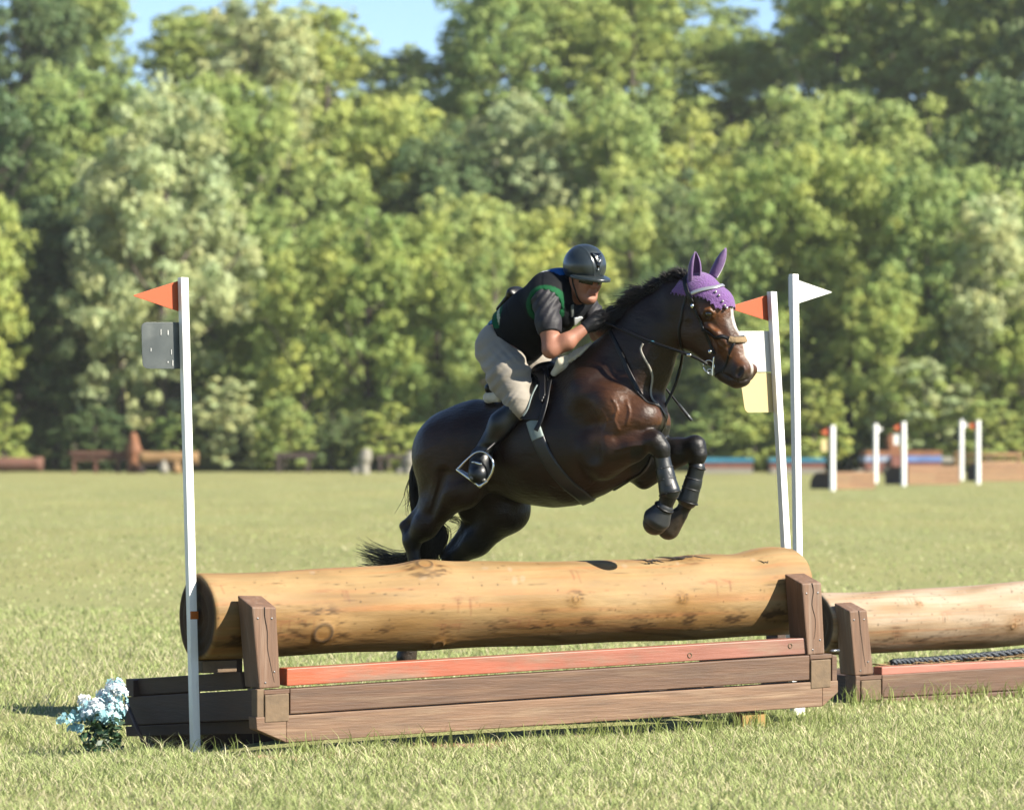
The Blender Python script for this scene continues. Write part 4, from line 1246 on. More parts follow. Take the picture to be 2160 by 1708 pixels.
def horse_colour(P):
    x, y = Hpx(P)
    l = -P[:, 1]
    n1 = vnoise(P, 1.2, 1)[:, None]; n2 = vnoise(P, 5.0, 2)[:, None]
    body = np.array([.0165, .0068, .0034]) * (1 + .30 * n1 + .10 * n2)
    black = np.array([.0042, .0036, .0034])
    brown = np.array([.095, .035, .011])
    def sm(a, b, t): 
        t = np.clip((t - a) / (b - a), 0, 1); return (t * t * (3 - 2 * t))[:, None]
    C = np.broadcast_to(body, P.shape).copy()
    # sunlit shoulder patch painted in as brown; flank and face warmer
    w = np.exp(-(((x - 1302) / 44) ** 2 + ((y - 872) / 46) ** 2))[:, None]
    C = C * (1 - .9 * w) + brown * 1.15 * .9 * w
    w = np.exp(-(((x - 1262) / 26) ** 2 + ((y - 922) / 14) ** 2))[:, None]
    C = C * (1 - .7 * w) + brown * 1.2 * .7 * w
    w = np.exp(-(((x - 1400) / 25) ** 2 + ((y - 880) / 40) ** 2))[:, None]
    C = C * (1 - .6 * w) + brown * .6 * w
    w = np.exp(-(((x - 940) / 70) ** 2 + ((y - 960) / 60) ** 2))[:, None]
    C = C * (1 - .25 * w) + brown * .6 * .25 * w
    # face
    face = sm(1455, 1500, x + (y - 660) * -.25) * sm(630, 650, y) * sm(835, 825, y)
    fn = .62 + .38 * np.clip(n2 * 1.2 + .3, -1, 1)
    C = C * (1 - face) + brown * 1.25 * fn * face
    eyed = np.exp(-(((x - 1492) / 15) ** 2 + ((y - 668) / 13) ** 2))[:, None]
    C = C * (1 - .8 * eyed) + black * .8 * eyed
    cheek = np.exp(-(((x - 1462) / 30) ** 2 + ((y - 705) / 40) ** 2))[:, None]
    C = C * (1 - .7 * cheek) + np.array([.045, .019, .009]) * .7 * cheek
    # dark muzzle
    m = sm(752, 782, y + (1545 - x) * .35 + 6 * n2[:, 0]) * sm(1480, 1500, x) * (y < 840)[:, None]
    C = C * (1 - .9 * m) + np.array([.022, .017, .016]) * .9 * m
    # black points: legs below the knee / hock, crest
    legs = (x > 1330) & (y > 895)
    t = np.where(legs, np.maximum(x - 1395 + (x > 1425) * -45, (y - 955) * 2), -100)
    kf = sm(-55, 5, t) * (y > 895)[:, None]
    C = C * (1 - kf) + black * 1.3 * kf
    hk = sm(1105, 1150, y) * (x < 1200)[:, None]
    C = C * (1 - hk) + black * 1.2 * hk
    far = sm(.02, .12, -l) * (x < 1130)[:, None] * (y > 1000)[:, None]  # far hind leg darker from the thigh down
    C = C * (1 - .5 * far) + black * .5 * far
    # white blaze down the front of the face (narrow strip across the bridge)
    fx = 1520 + (y - 630) * (62 / 145.0)
    wob = .006 * vnoise(P, 9, 5)
    bl = sm(.028, .016, np.abs(P[:, 1] - .004 + wob) + .004 * ((y < 665))) * sm(-16, -4, x - fx) * sm(610, 640, y) * sm(792, 778, y)
    C = C * (1 - bl) + np.array([.36, .33, .30]) * bl
    nos = ((((x - 1562) / 8) ** 2 + ((y - 785) / 11) ** 2) < 1)[:, None] & (np.abs(P[:, 1:2]) > .03)
    C = np.where(nos, np.array([.012, .006, .006]), C)
    # hooves
    hoof = ((y > 1076) & (x > 1355) & (x < 1440))[:, None] | ((y > 1355) & (x < 1000))[:, None]
    C = np.where(hoof, np.array([.03, .022, .016]), C)
    return C

COAT = mat("bay_coat", attr="Col", rough=.43, var=.40, scale=34, stretch=(.5, 1, 1), bump=.55, bscale=46, bstretch=(.45, 1, 1), spec=.30, randoff=False, detail=10)
LEATHER = mat("black_leather", (.004, .004, .005), rough=.42, var=.25, scale=14, bump=.06, bscale=160, spec=.3)
STEEL = mat("stainless_steel", (.72, .72, .70), rough=.16, metal=1.0)
HAIR = mat("black_horse_hair", (.010, .007, .006), rough=.42, spec=.4)
PURPLE = mat("purple_crochet", (.155, .058, .235), rough=.9, var=.25, scale=60, bump=.9, bscale=110, sheen=.3)
PURPLE2 = mat("purple_ear_cloth", (.115, .05, .175), rough=.7, var=.2, scale=14, bump=.25, bscale=25, sheen=.3)

horse = empty("horse", tuple(HO), -PSI, "dark bay horse in mid-leap over the log, forelegs tucked", "horse")
VEINS = [[(1290, 838), (1302, 862), (1296, 884), (1306, 908)], [(1322, 846), (1328, 870), (1322, 894)], [(1268, 862), (1280, 886), (1276, 905)],
         [(1500, 705), (1516, 722), (1520, 742)], [(1516, 722), (1532, 736), (1540, 752)], [(1300, 948), (1330, 940), (1356, 938)], [(1160, 1020), (1200, 1032), (1240, 1024), (1270, 1000)],
         [(925, 1010), (915, 1045), (905, 1075)], [(1405, 868), (1400, 890), (1404, 905)]]
SKINV = Sdf(); SKINV.p = list(HORSE.p)
for vv in VEINS:
    pts_ = smooth_path([raycast(HORSE, np.array([p[0]]), np.array([p[1]]))[0][0] for p in vv], 12)
    pts_ = HORSE.project(pts_, -.0015)
    for p, q in zip(pts_[:-1], pts_[1:]): SKINV.add(p, q, .0046, .0040, .009)
def muscles(D, G):
    m = np.abs(D) < .03
    P = G[m]
    D[m] += (.0045 * vnoise(P, 2.2, 31) + .0022 * vnoise(P, 6.0, 32)).astype(D.dtype)
    return D
V, Fc = SKINV.mesh(.0072, muscles)
me = fast_mesh("horse_body", V, Fc, True); set_col(me, horse_colour(V))
obj("body", me, COAT, horse)
EYE_M = mat("horse_eye", (.006, .004, .003), rough=.06, coat=.6)
for s in (1, -1):
    ball("eye", (EYEP + np.array([0, .012, 0])) * (np.ones(3) if s > 0 else MIR), .022, EYE_M, horse)

def hair_mesh(name, roots, dirs, lens, rad, m, parent, droop=0.3, jit=0.15, seg=5, seed=1, sides=3):
    r = np.random.default_rng(seed)
    P, Q = [], []
    n = len(roots)
    d = dirs + r.normal(size=(n, 3)) * jit
    d /= np.linalg.norm(d, axis=1)[:, None]
    t = np.linspace(0, 1, seg)
    an = np.arange(sides) * 2 * np.pi / sides
    a = np.cross(d, np.array([.3, .8, .2])); a /= np.linalg.norm(a, axis=1)[:, None]
    b = np.cross(d, a)
    curl = r.normal(size=(n, 3)) * .12
    pts = roots[:, None] + lens[:, None, None] * (d[:, None] * t[None, :, None] + (curl[:, None] + np.array([0, 0, -droop])) * (t ** 2)[None, :, None])
    rr = (rad * (1 - .85 * t ** 1.5))[None, :, None, None]
    V = pts[:, :, None] + rr * (np.cos(an)[None, None, :, None] * a[:, None, None] + np.sin(an)[None, None, :, None] * b[:, None, None])
    idx = np.arange(n * seg * sides).reshape(n, seg, sides)
    q = np.stack([idx[:, :-1, :], np.roll(idx, -1, 2)[:, :-1, :], np.roll(idx, -1, 2)[:, 1:, :], idx[:, 1:, :]], -1).reshape(-1, 4)
    o = obj(name, fast_mesh(name, V.reshape(-1, 3), q, True), m, parent)
    o["kind"] = "stuff"
    return o
# mane
crest = smooth_path([H(1300, 688), H(1312, 672), H(1330, 650), H(1366, 618), H(1405, 590), H(1448, 566)], 60)
crest = HORSE.project(crest, -.01)
N_M = 8000
tt = RNG.random(N_M) ** .9
ci = tt * (len(crest) - 1); i0 = np.clip(ci.astype(int), 0, len(crest) - 2); fr = (ci - i0)[:, None]
roots = crest[i0] * (1 - fr) + crest[i0 + 1] * fr + RNG.normal(size=(N_M, 3)) * np.array([.014, .020, .012])
tan = crest[i0 + 1] - crest[i0]; tan /= np.linalg.norm(tan, axis=1)[:, None]
up = np.stack([-tan[:, 2], np.zeros(N_M), tan[:, 0]], 1)
up[up[:, 2] < 0] *= -1
back = np.where((tt > .25)[:, None] & (tt < .62)[:, None], .9, .35)
dirs = up - tan * back + np.stack([0 * tt, RNG.normal(size=N_M) * .35 - .25, 0 * tt], 1)
lump = .75 + .5 * np.sin(tt * 38) * np.sin(tt * 17 + 1) + .2 * RNG.random(N_M)
lens = np.where(tt < .62, .115, .060) * np.clip(lump, .45, 1.4)
lens *= np.where((tt > .3) & (tt < .55), 1.15, 1.0)
hair_mesh("mane", roots, dirs, lens, .0030, HAIR, horse, .35, .16, 5, 3)
# solid crest under the mane so it reads dense
mroot = Sdf()
for p, q in zip(crest[:-1:3], crest[3::3]): mroot.add(p - [0, 0, .006], q - [0, 0, .006], .024, .024, .03, .8)
V, Fc = mroot.mesh(.007); obj("mane_crest", fast_mesh("mane_crest", V, Fc, True), HAIR, horse)
# tail: locks from the dock, hanging behind the quarters and swishing out below the hocks
tails = [
    ([(892, 950, 0), (874, 1000, .02), (877, 1060, .02), (884, 1110, .0), (886, 1150, -.02), (872, 1172, -.03), (835, 1182, -.04), (790, 1172, -.04), (757, 1160, -.04)], 150, .018),
    ([(890, 960, 0), (876, 1010, .0), (880, 1080, .0), (896, 1130, -.02), (895, 1165, -.04), (870, 1186, -.05), (830, 1190, -.05), (785, 1182, -.05), (758, 1176, -.05)], 130, .018),
    ([(892, 960, -.03), (880, 1020, -.03), (888, 1090, -.04), (915, 1120, -.05), (916, 1150, -.05), (900, 1180, -.06), (872, 1196, -.06), (850, 1210, -.05)], 170, .024),
    ([(900, 960, -.04), (888, 1030, -.05), (910, 1095, -.06), (935, 1118, -.06), (930, 1150, -.06), (912, 1180, -.07), (890, 1205, -.06)], 80, .018),
    ([(900, 960, -.05), (900, 1040, -.08), (945, 1085, -.09), (970, 1096, -.09), (975, 1112, -.09), (965, 1125, -.09), (940, 1150, -.08)], 10, .012),
    ([(880, 985, .03), (870, 1020, .03), (862, 1055, .02), (855, 1085, .02)], 14, .02),
]
tp = []
r = np.random.default_rng(5)
for pts, cnt, spread in tails:
    base = smooth_path([H(*p) for p in pts], 30)
    n = len(base); u = np.linspace(0, 1, n)[:, None]
    for i in range(int(cnt * 1.5)):
        stop = int(n * (1 - .35 * r.random() ** 1.5))
        off = r.normal(size=3) * spread * np.array([.7, .9, .9])
        wig = np.stack([np.sin(u[:, 0] * (6 + 4 * r.random()) + r.random() * 6) for _ in range(3)], 1) * .01 * r.random()
        fan = r.normal(size=3) * np.array([.02, .03, .045]) * np.clip(u - .55, 0, 1) * 2.2
        P = (base + off * (.5 + .5 * np.sin(np.pi * np.clip(u * 1.0, 0, .7))) + wig * u + fan)[:max(stop, 6)]
        tp.append((lambda a: (a[0], [a[1], a[2]]))(tube_arrays(P, np.linspace(.0028, .0009, len(P)), 3)))
V, fl = merge(tp)
tl = obj("tail", fast_mesh("tail", V, fl, True), HAIR, horse); tl["kind"] = "stuff"

# tack that follows the body: ribbons laid on a surface
def strap(name, pts, width, thick, m, parent, S=None, off=.002, n=40, free=False, cl=True):
    P = smooth_path([H(*p) for p in pts], n)
    if not free:
        P = (S or HORSE).project(P, off)
        for _ in range(2):
            P[1:-1] = .25 * P[:-2] + .5 * P[1:-1] + .25 * P[2:]
        P = (S or HORSE).project(P, off)
        Nn = (S or HORSE).normal(P)
    else:
        Nn = np.broadcast_to(np.array([sP * 0 + .0, -1.0, 0.0]), P.shape).copy()
    T = np.gradient(P, axis=0); T /= np.linalg.norm(T, axis=1)[:, None]
    B = np.cross(T, Nn); B /= np.linalg.norm(B, axis=1)[:, None]
    Nn = np.cross(B, T)
    w = width / 2
    prof = [(-w, 0), (w, 0), (w, thick * .7), (w * .7, thick), (-w * .7, thick), (-w, thick * .7)]
    V = np.stack([P + B * a + Nn * b for a, b in prof], 1)
    k = len(prof); m_ = len(P)
    i = np.arange(m_ - 1)[:, None]; j = np.arange(k)[None]
    q = np.stack([i * k + j, i * k + (j + 1) % k, (i + 1) * k + (j + 1) % k, (i + 1) * k + j], -1).reshape(-1, 4)
    caps = np.array([list(range(k))[::-1], [(m_ - 1) * k + x for x in range(k)]])
    return obj(name, fast_mesh(name, V.reshape(-1, 3), [q, caps], True), m, parent)

def patch(name, poly, S, m, parent, step=2.0, off=.002, thick=.012, colour=None, smooth=2):
    """a sheet of real thickness lying on S within an outline"""
    poly = np.asarray(poly, float)
    x0, y0 = poly.min(0); x1, y1 = poly.max(0)
    nx, ny = int((x1 - x0) / step) + 2, int((y1 - y0) / step) + 2
    X, Y = np.meshgrid(np.linspace(x0, x1, nx), np.linspace(y0, y1, ny), indexing='ij')
    P, hit = raycast(S, X, Y)
    ok = in_poly(X, Y, poly) & hit
    idx = np.arange(nx * ny).reshape(nx, ny)
    q = np.stack([idx[:-1, :-1], idx[:-1, 1:], idx[1:, 1:], idx[1:, :-1]], -1).reshape(-1, 4)
    V, Fq = keep_faces(P.reshape(-1, 3), q, ok.ravel())
    Nn = S.normal(V)
    V = V + Nn * off
    me = fast_mesh(name, V, Fq, True)
    if colour is not None: set_col(me, colour(V))
    o = obj(name, me, m, parent)
    sm_ = o.modifiers.new("smooth", 'SMOOTH'); sm_.iterations = smooth; sm_.factor = .5
    so = o.modifiers.new("thick", 'SOLIDIFY'); so.thickness = thick; so.offset = 1.0
    return o

# ear bonnet (worn by the horse)
bon = Sdf(); bon.p = [p for p in HH.inflate(.007).p if p[7] == 'u']
def scallop(x): return 2.5 * np.abs(np.sin(x * .35))
poly = [(1432, 600), (1440, 590), (1460, 570), (1520, 570), (1562, 630), (1563, 655)]
edge = [(1556, 652), (1546, 650), (1537, 652), (1530, 655), (1524, 648), (1516, 640), (1504, 633), (1490, 629), (1474, 628), (1458, 626), (1446, 622), (1436, 622), (1430, 620)]
ee = []
for (xa, ya), (xb, yb) in zip(edge[:-1], edge[1:]):
    for t in np.linspace(0, 1, 6, endpoint=False):
        x = xa + (xb - xa) * t; ee.append((x, ya + (yb - ya) * t + 3.2 * math.sin(x * .8)))
poly = poly + ee
V, Fc = bon.mesh(.0055)
x, y = Hpx(V * np.array([1, 0, 1.0]))
V, Fc = keep_faces(V, Fc, in_poly(x, y, poly))
o = obj("ear_bonnet", fast_mesh("ear_bonnet", V, Fc, True), PURPLE, horse)
so = o.modifiers.new("thick", 'SOLIDIFY'); so.thickness = .006; so.offset = 0
bonnet = o
def ear(base, tip, side, wid, name="ear"):
    """cupped ear: pointed leaf form, open to the front"""
    b, t = np.asarray(base), np.asarray(tip)
    ax = t - b; L = np.linalg.norm(ax); ax /= L
    fw = np.array([.75, -.65 * side, .15]); fw -= ax * (fw @ ax); fw /= np.linalg.norm(fw)
    sd = np.cross(ax, fw)
    rows, cols = 16, 13
    V = []
    for i in range(rows):
        u = i / (rows - 1)
        w = wid * (math.sin(math.pi * min(1, .16 + .84 * u) ** .75) ** .8) * (1 - .15 * u) + .001
        w = wid * (0.72 + 0.5 * u - 0.1 * u * u) * (1 - u ** 2.6) + .0015
        open_ = 1.0 - .55 * u
        for j in range(cols):
            th = (j / (cols - 1) - .5) * 2 * math.pi * .80
            r_ = w
            V.append(b + ax * (L * u) - fw * r_ * math.cos(th) * .85 + sd * r_ * math.sin(th) + fw * w * .2)
    V = np.array(V); idx = np.arange(rows * cols).reshape(rows, cols)
    q = np.stack([idx[:-1, :-1], idx[:-1, 1:], idx[1:, 1:], idx[1:, :-1]], -1).reshape(-1, 4)
    o = obj(name, fast_mesh(name, V, q, True), PURPLE2, bonnet)
    so = o.modifiers.new("thick", 'SOLIDIFY'); so.thickness = .006; so.offset = 0
    return o
ear(H(1463, 596, .055), H(1467, 531, .06), 1, .042)
ear(H(1502, 582, -.055), H(1531, 523, -.075), -1, .036)

# boots on the forelegs
BOOT = mat("leg_boot", (.006, .008, .010), rough=.40, var=.2, scale=20, bump=.1, bscale=90)
GRAYB = mat("boot_rubber", (.020, .022, .025), rough=.5, var=.2, scale=20)
def leg_boot(name, pts, parent, strips):
    S = Sdf(); chain(S, pts, .02)
    V, Fc = S.mesh(.006)
    o = obj(name, fast_mesh(name, V, Fc, True), BOOT, parent)
    for (a, b, rr) in strips:
        S2 = Sdf(); S2.add(H(*a), H(*b), rr, rr, .01)
        V, Fc = S2.mesh(.005); obj("strap", fast_mesh("strap", V, Fc, True), GRAYB, o)
    return o
leg_boot("tendon_boot", [(1396, 962, .18, .045), (1404, 1000, .175, .046), (1412, 1034, .17, .058)], horse, [((1398, 966, .185), (1409, 1022, .19), .036)])
leg_boot("tendon_boot", [(1470, 986, -.15, .045), (1461, 1020, -.145, .046), (1451, 1052, -.14, .056)], horse, [((1468, 992, -.14), (1457, 1040, -.13), .034)])
S = Sdf(); S.add(H(1400, 1071, .165), H(1387, 1092, .16), .05, .076, .01)
V, Fc = S.mesh(.006, lambda D, G: np.maximum(D, -((G - H(1383, 1102, .157)) @ ((H(1400, 1071, .165) - H(1383, 1102, .157)) / np.linalg.norm(H(1400, 1071, .165) - H(1383, 1102, .157))) + .012)))
obj("bell_boot", fast_mesh("bell_boot", V, Fc, True), GRAYB, horse)
# ------------------------------------------------------------------ the rider
person = empty("person", tuple(HO), -PSI, "rider in black helmet, dark vest and beige breeches crouching over the horse's neck", "person")
SKIN = mat("skin", attr="Col", rough=.56, var=.14, scale=25, bump=.10, bscale=120, spec=.28, randoff=False)
VEST = mat("dark_vest", attr="Col", rough=.8, var=.25, scale=30, bump=.25, bscale=26, spec=.15)
SHIRT = mat("charcoal_shirt", (.020, .019, .024), rough=.62, var=.3, scale=60, stretch=(1, 1, 3), bump=.35, bscale=22, spec=.3)
SHIRT2 = mat("blue_patterned_shirt", (.005, .02, .06), rough=.7, var=.2, scale=20, base2=(.08, .28, .42), thresh=(.57, .6))
BREECH = mat("beige_breeches", (.265, .235, .190), rough=.78, var=.08, scale=12, bump=.35, bscale=14, bstretch=(.6, 1, 3), sheen=.15)
BOOTL = mat("riding_boot_leather", (.004, .006, .009), rough=.38, var=.2, scale=10, bump=.12, bscale=24, spec=.4)
GLOVE = mat("black_glove", (.005, .0055, .008), rough=.6, var=.2, scale=40, bump=.3, bscale=70, spec=.3)
HELM = mat("helmet_shell", (.020, .028, .032), rough=.33, var=.08, scale=30, coat=.2)
HELM2 = mat("helmet_brim", (.022, .030, .034), rough=.30)
GLOSSB = mat("gloss_black", (.003, .003, .004), rough=.12, spec=.35)
HAIRR = mat("rider_hair", (.03, .017, .01), rough=.6)

def pair(name, V, Fc, m, parent, y0=0.0):
    """split a mirrored pair into its right and left object"""
    for side in (1, -1):
        v, f = keep_faces(V, Fc, (V[:, 1] - y0) * side < 0)
        obj(name, fast_mesh(name, v, f, True), m, parent)
RB = Sdf()
def RC(pts, k=.05, sq=1.0): chain(RB, pts, k, sq)
torso = Sdf()
chain(torso, [(1066, 722, 0, .125), (1095, 702, 0, .135), (1130, 672, 0, .142), (1168, 640, 0, .14)], .06, .86)
torso.add(H(1152, 632, .15), H(1220, 624, -.15), .08, .08, .06)
torso.add(H(1160, 615, .06), H(1185, 611, -.06), .09, .09, .06)
pelvis = Sdf()
for s in (1, -1):
    a, b = H(1056, 728, .075), H(1047, 735, .085)
    pelvis.add(a * [1, s, 1], b * [1, s, 1], .115, .115, .06)
pelvis.add(H(1062, 722), H(1090, 712), .13, .13, .06, .86)
legs_up, legs_lo, feet = Sdf(), Sdf(), Sdf()
def both(S, p, q, ra, rb, k=.04):
    a, b = H(*p), H(*q)
    S.add(a, b, ra, rb, k); S.add(a * MIR, b * MIR, ra, rb, k)
both(legs_up, (1054, 742, .11), (1074, 795, .225), .122, .112)
both(legs_up, (1074, 795, .225), (1094, 850, .30), .112, .066)
both(legs_up, (1094, 850, .30), (1096, 862, .30), .062, .058)
both(legs_lo, (1093, 858, .305), (1058, 893, .325), .056, .058)
both(legs_lo, (1058, 893, .325), (1020, 948, .35), .058, .038)
ANK = H(1017, 955, .352)
FD = np.array([.38, -.78, -.40]); FD /= np.linalg.norm(FD)
FUP = np.array([.2, 0, 1.0]); FUP -= FD * (FUP @ FD); FUP /= np.linalg.norm(FUP)
FSD = np.cross(FUP, FD)
def foot(S, inf=0.0):
    for m in (np.ones(3), MIR):
        S.add((ANK - FUP * .02) * m, (ANK - FD * .05 - FUP * .055) * m, .044 + inf, .038 + inf, .03)
        S.add((ANK - FD * .03 - FUP * .05) * m, (ANK + FD * .13 - FUP * .075) * m, .046 + inf, .044 + inf, .03)
        S.add((ANK + FD * .02 - FUP * .03) * m, (ANK + FD * .1 - FUP * .068) * m, .048 + inf, .044 + inf, .04)
foot(feet)
armsU, armsF = Sdf(), Sdf()
chain(armsU, [(1150, 634, .185, .064), (1158, 690, .235, .053), (1161, 736, .262, .044)], .03)
chain(armsU, [(1224, 630, -.185, .062), (1248, 668, -.225, .053), (1262, 704, -.25, .044)], .03)
chain(armsF, [(1162, 738, .262, .044), (1196, 720, .21, .046), (1240, 687, .12, .029)], .025)
chain(armsF, [(1262, 704, -.25, .044), (1272, 696, -.19, .044), (1282, 676, -.10, .029)], .025)

# head in its own axes
yaw = math.radians(26); pit = math.radians(-8)
HC = H(1233, 588, .0)
hf = np.array([math.cos(pit) * math.cos(yaw), -math.cos(pit) * math.sin(yaw), math.sin(pit)])
hs = np.array([-math.sin(yaw), -math.cos(yaw), 0.0])      # towards its right
hu = np.cross(hs, hf); hu = hu if hu[2] > 0 else -hu
def HD(f, s, u): return HC + hf * f + hs * s + hu * u
head = Sdf()
head.add(HD(-.035, 0, .035), HD(.02, 0, .04), .085, .085, .04)
head.add(HD(.03, 0, .0), HD(.035, 0, -.06), .07, .055, .04)
head.add(HD(.045, 0, -.08), HD(.06, 0, -.098), .043, .034, .03, 1.0)
head.add(HD(.068, 0, -.108), HD(.07, 0, -.11), .022, .022, .02)
for s in (1, -1):
    head.add(HD(-.005, .05 * s, -.05), HD(.05, .026 * s, -.1), .028, .024, .03)
    head.add(HD(.06, .036 * s, -.028), HD(.05, .045 * s, -.03), .026, .026, .03)
    head.add(HD(.079, .03 * s, .022), HD(.07, .045 * s, .02), .016, .014, .02)
    head.add(HD(-.012, .078 * s, .01), HD(-.016, .078 * s, -.03), .016, .011, .01)
head.add(HD(.086, 0, .012), HD(.118, 0, -.030), .010, .0135, .012)
for s in (1, -1): head.add(HD(.104, .012 * s, -.034), HD(.098, .014 * s, -.034), .009, .009, .008)
head.add(HD(.088, -.018, -.060), HD(.088, .018, -.060), .010, .010, .012)
head.add(HD(.086, -.016, -.073), HD(.086, .016, -.073), .010, .010, .012)
head.add(HD(.102, -.024, -.0665), HD(.103, .024, -.0665), .0065, .0065, .005, op='s')
for s in (1, -1):
    head.add(HD(.094, .026 * s, -.040), HD(.084, .036 * s, -.078), .0055, .005, .012, op='s')
head.add(HD(.092, -.014, -.088), HD(.092, .014, -.088), .007, .007, .012, op='s')
head.add(HD(-.03, 0, -.03), HD(-.06, 0, -.09), .06, .058, .04)            # nape
neck = Sdf(); neck.add(H(1200, 608), HD(-.03, 0, -.06), .062, .056, .05)

def fist(S, c, d, side, inf=0.0):
    """closed hand round a rein: palm, four curled fingers of unequal length, thumb on top"""
    d = d / np.linalg.norm(d)
    up = np.array([0, 0, 1.0]); up -= d * (up @ d); up /= np.linalg.norm(up)
    out = np.cross(d, up) * side
    S.add(c - d * .04 + up * .012, c + d * .012 + up * .015, .026 + inf, .026 + inf, .02)
    S.add(c - d * .035 - up * .02, c + d * .008 - up * .018, .022 + inf, .024 + inf, .02)
    for i, ln in enumerate((.034, .038, .035, .028)):
        b = c + up * (.030 - .0195 * i) + d * .022 + out * .012
        k1 = b + d * (ln * .75) - out * .004
        k2 = k1 - out * .026 - d * .004
        k3 = k2 - d * (ln * .7) - out * .004
        for p, q in ((b, k1), (k1, k2), (k2, k3)):
            S.add(p, q, .0098 + inf * .6, .0092 + inf * .6, .004)
    t0 = c + up * .034 - d * .022 - out * .008; t1 = t0 + d * .034 + up * .008 - out * .008; t2 = t1 + d * .028 - up * .002 - out * .008
    S.add(t0, t1, .0125 + inf * .6, .0115 + inf * .6, .006); S.add(t1, t2, .0112 + inf * .6, .009 + inf * .6, .005)
HNR, HNL = H(1262, 676, .085), H(1291, 668, -.05)
hands = Sdf()
fist(hands, HNR, HNR - H(1240, 687, .12) + np.array([0.02, 0, .01]), 1)
fist(hands, HNL, HNL - H(1282, 676, -.10) + np.array([.03, 0, .01]), -1)

body = Sdf()
body.p = torso.inflate(-.012).p + pelvis.inflate(-.01).p + legs_up.inflate(-.008).p + legs_lo.inflate(-.008).p + feet.inflate(-.008).p + armsU.p + armsF.p + neck.p + head.p + hands.inflate(-.002).p
V, Fc = body.mesh(.0058)
d_ = V - HC; hf_, hs_, hu_ = d_ @ hf, d_ @ hs, d_ @ hu
sc_ = np.broadcast_to(np.array([.34, .155, .10]), V.shape) * (1 + .10 * vnoise(V, 6, 14))[:, None]
lips = np.exp(-((np.abs(hs_) / .024) ** 4 + ((hu_ + .067) / .011) ** 2)) * (hf_ > .07)
chk = np.exp(-(((np.abs(hs_) - .038) / .022) ** 2 + ((hu_ + .035) / .022) ** 2)) * (hf_ > .03)
nst = np.exp(-((hs_ / .018) ** 2 + ((hu_ + .03) / .014) ** 2)) * (hf_ > .09)
sc_ = sc_ * (1 - .75 * lips)[:, None] + np.array([.22, .065, .055]) * .75 * lips[:, None]
sc_ = sc_ * (1 - .5 * np.maximum(chk, nst))[:, None] + np.array([.34, .115, .08]) * .5 * np.maximum(chk, nst)[:, None]
me = fast_mesh("rider_body", V, Fc, True); set_col(me, sc_ * .84)
o = obj("body", me, SKIN, person)
# finer face laid over exactly the same skin is not needed: the mesh above carries nose, lips, chin and ears

# breeches
br = Sdf(); br.p = pelvis.p + legs_up.inflate(.004).p
def brc(D, G):
    x, y = Hpx(G)
    fold = .0045 * np.sin((y - 700) * .22 + (x - 1050) * .12 + 2 * np.sin(x * .06)) * np.exp(-((y - 790) / 60) ** 2) + .005 * np.sin((y - 700) * .30 - (x - 1050) * .32) * np.exp(-(((y - 745) / 22) ** 2 + ((x - 1085) / 40) ** 2)) + .004 * np.sin((x - 1050) * .5 + (y - 850) * .4) * np.exp(-(((y - 845) / 20) ** 2 + ((x - 1075) / 18) ** 2))
    waist = (H(1072, 705) - G) @ np.array([-.68, 0, -.73]) * -1
    return np.maximum(D + fold, -((G[..., 2] * 0 + (G - H(1068, 700)) @ np.array([-.62, 0, -.78]))) - .02)
V, Fc = br.mesh(.0075, brc)
obj("breeches", fast_mesh("breeches", V, Fc, True), BREECH, person)
# boots
bt = Sdf(); bt.p = legs_lo.inflate(.006).p; foot(bt, .006)
kneeN = np.array([-.1, 0, -1.0]); kneeN /= np.linalg.norm(kneeN)
topP = H(1085, 858, .31)
def btc(D, G):
    cr = .003 * np.sin(G[..., 2] * 120) * np.exp(-((G[..., 2] - (ANK[2] + .03)) / .04) ** 2)
    return np.maximum(D + cr, -((G - topP) @ np.array([-.45, 0, -.89])) - .012)
V, Fc = bt.mesh(.0065, btc)
pair("riding_boot", V, Fc, BOOTL, person)
S = Sdf()
WELT = mat("boot_welt", (.16, .16, .15), rough=.3)
for m in (np.ones(3), MIR):
    S.add((ANK + FD * .165 - FUP * .083 - FSD * .034) * m, (ANK + FD * .165 - FUP * .083 + FSD * .034) * m, .0085, .0085, .01)
    S.add((ANK + FD * .165 - FUP * .083 + FSD * .034) * m, (ANK + FD * .10 - FUP * .085 + FSD * .05) * m, .0085, .0085, .01)
    S.add((ANK + FD * .165 - FUP * .083 - FSD * .034) * m, (ANK + FD * .10 - FUP * .085 - FSD * .05) * m, .0085, .0085, .01)
V, Fc = S.mesh(.004); pair("boot_welt", V, Fc, WELT, person)

# shirt: sleeves and the tail showing below the vest
sl = Sdf()
chain(sl, [(1150, 634, .185, .072), (1157, 682, .228, .068), (1160, 700, .238, .062)], .03)
chain(sl, [(1224, 630, -.185, .07), (1246, 662, -.22, .066), (1252, 675, -.225, .062)], .03)
sl.add(H(1156, 630, .13), H(1215, 625, -.13), .092, .092, .05)
def slc(D, G):
    x, y = Hpx(G)
    f = .0035 * np.sin(x * .36 + (y - 620) * .22 + 1.5 * np.sin(y * .05)) * np.clip(1.2 - (y - 610) / 90, .2, 1)
    eN = H(1161, 736, .262) - H(1150, 634, .185); eN /= np.linalg.norm(eN)
    cut = (G - H(1160, 704, .24)) @ eN
    eF = H(1262, 704, -.25) - H(1224, 630, -.185); eF /= np.linalg.norm(eF)
    cutF = (G - H(1251, 676, -.228)) @ eF
    near = G[..., 1] < 0
    return np.maximum(D + f, np.where(near, cut, cutF))
V, Fc = sl.mesh(.0065, slc)
obj("shirt", fast_mesh("shirt", V, Fc, True), SHIRT, person)
tl2 = Sdf(); chain(tl2, [(1068, 716, 0, .136), (1092, 702, 0, .142)], .05, .84)
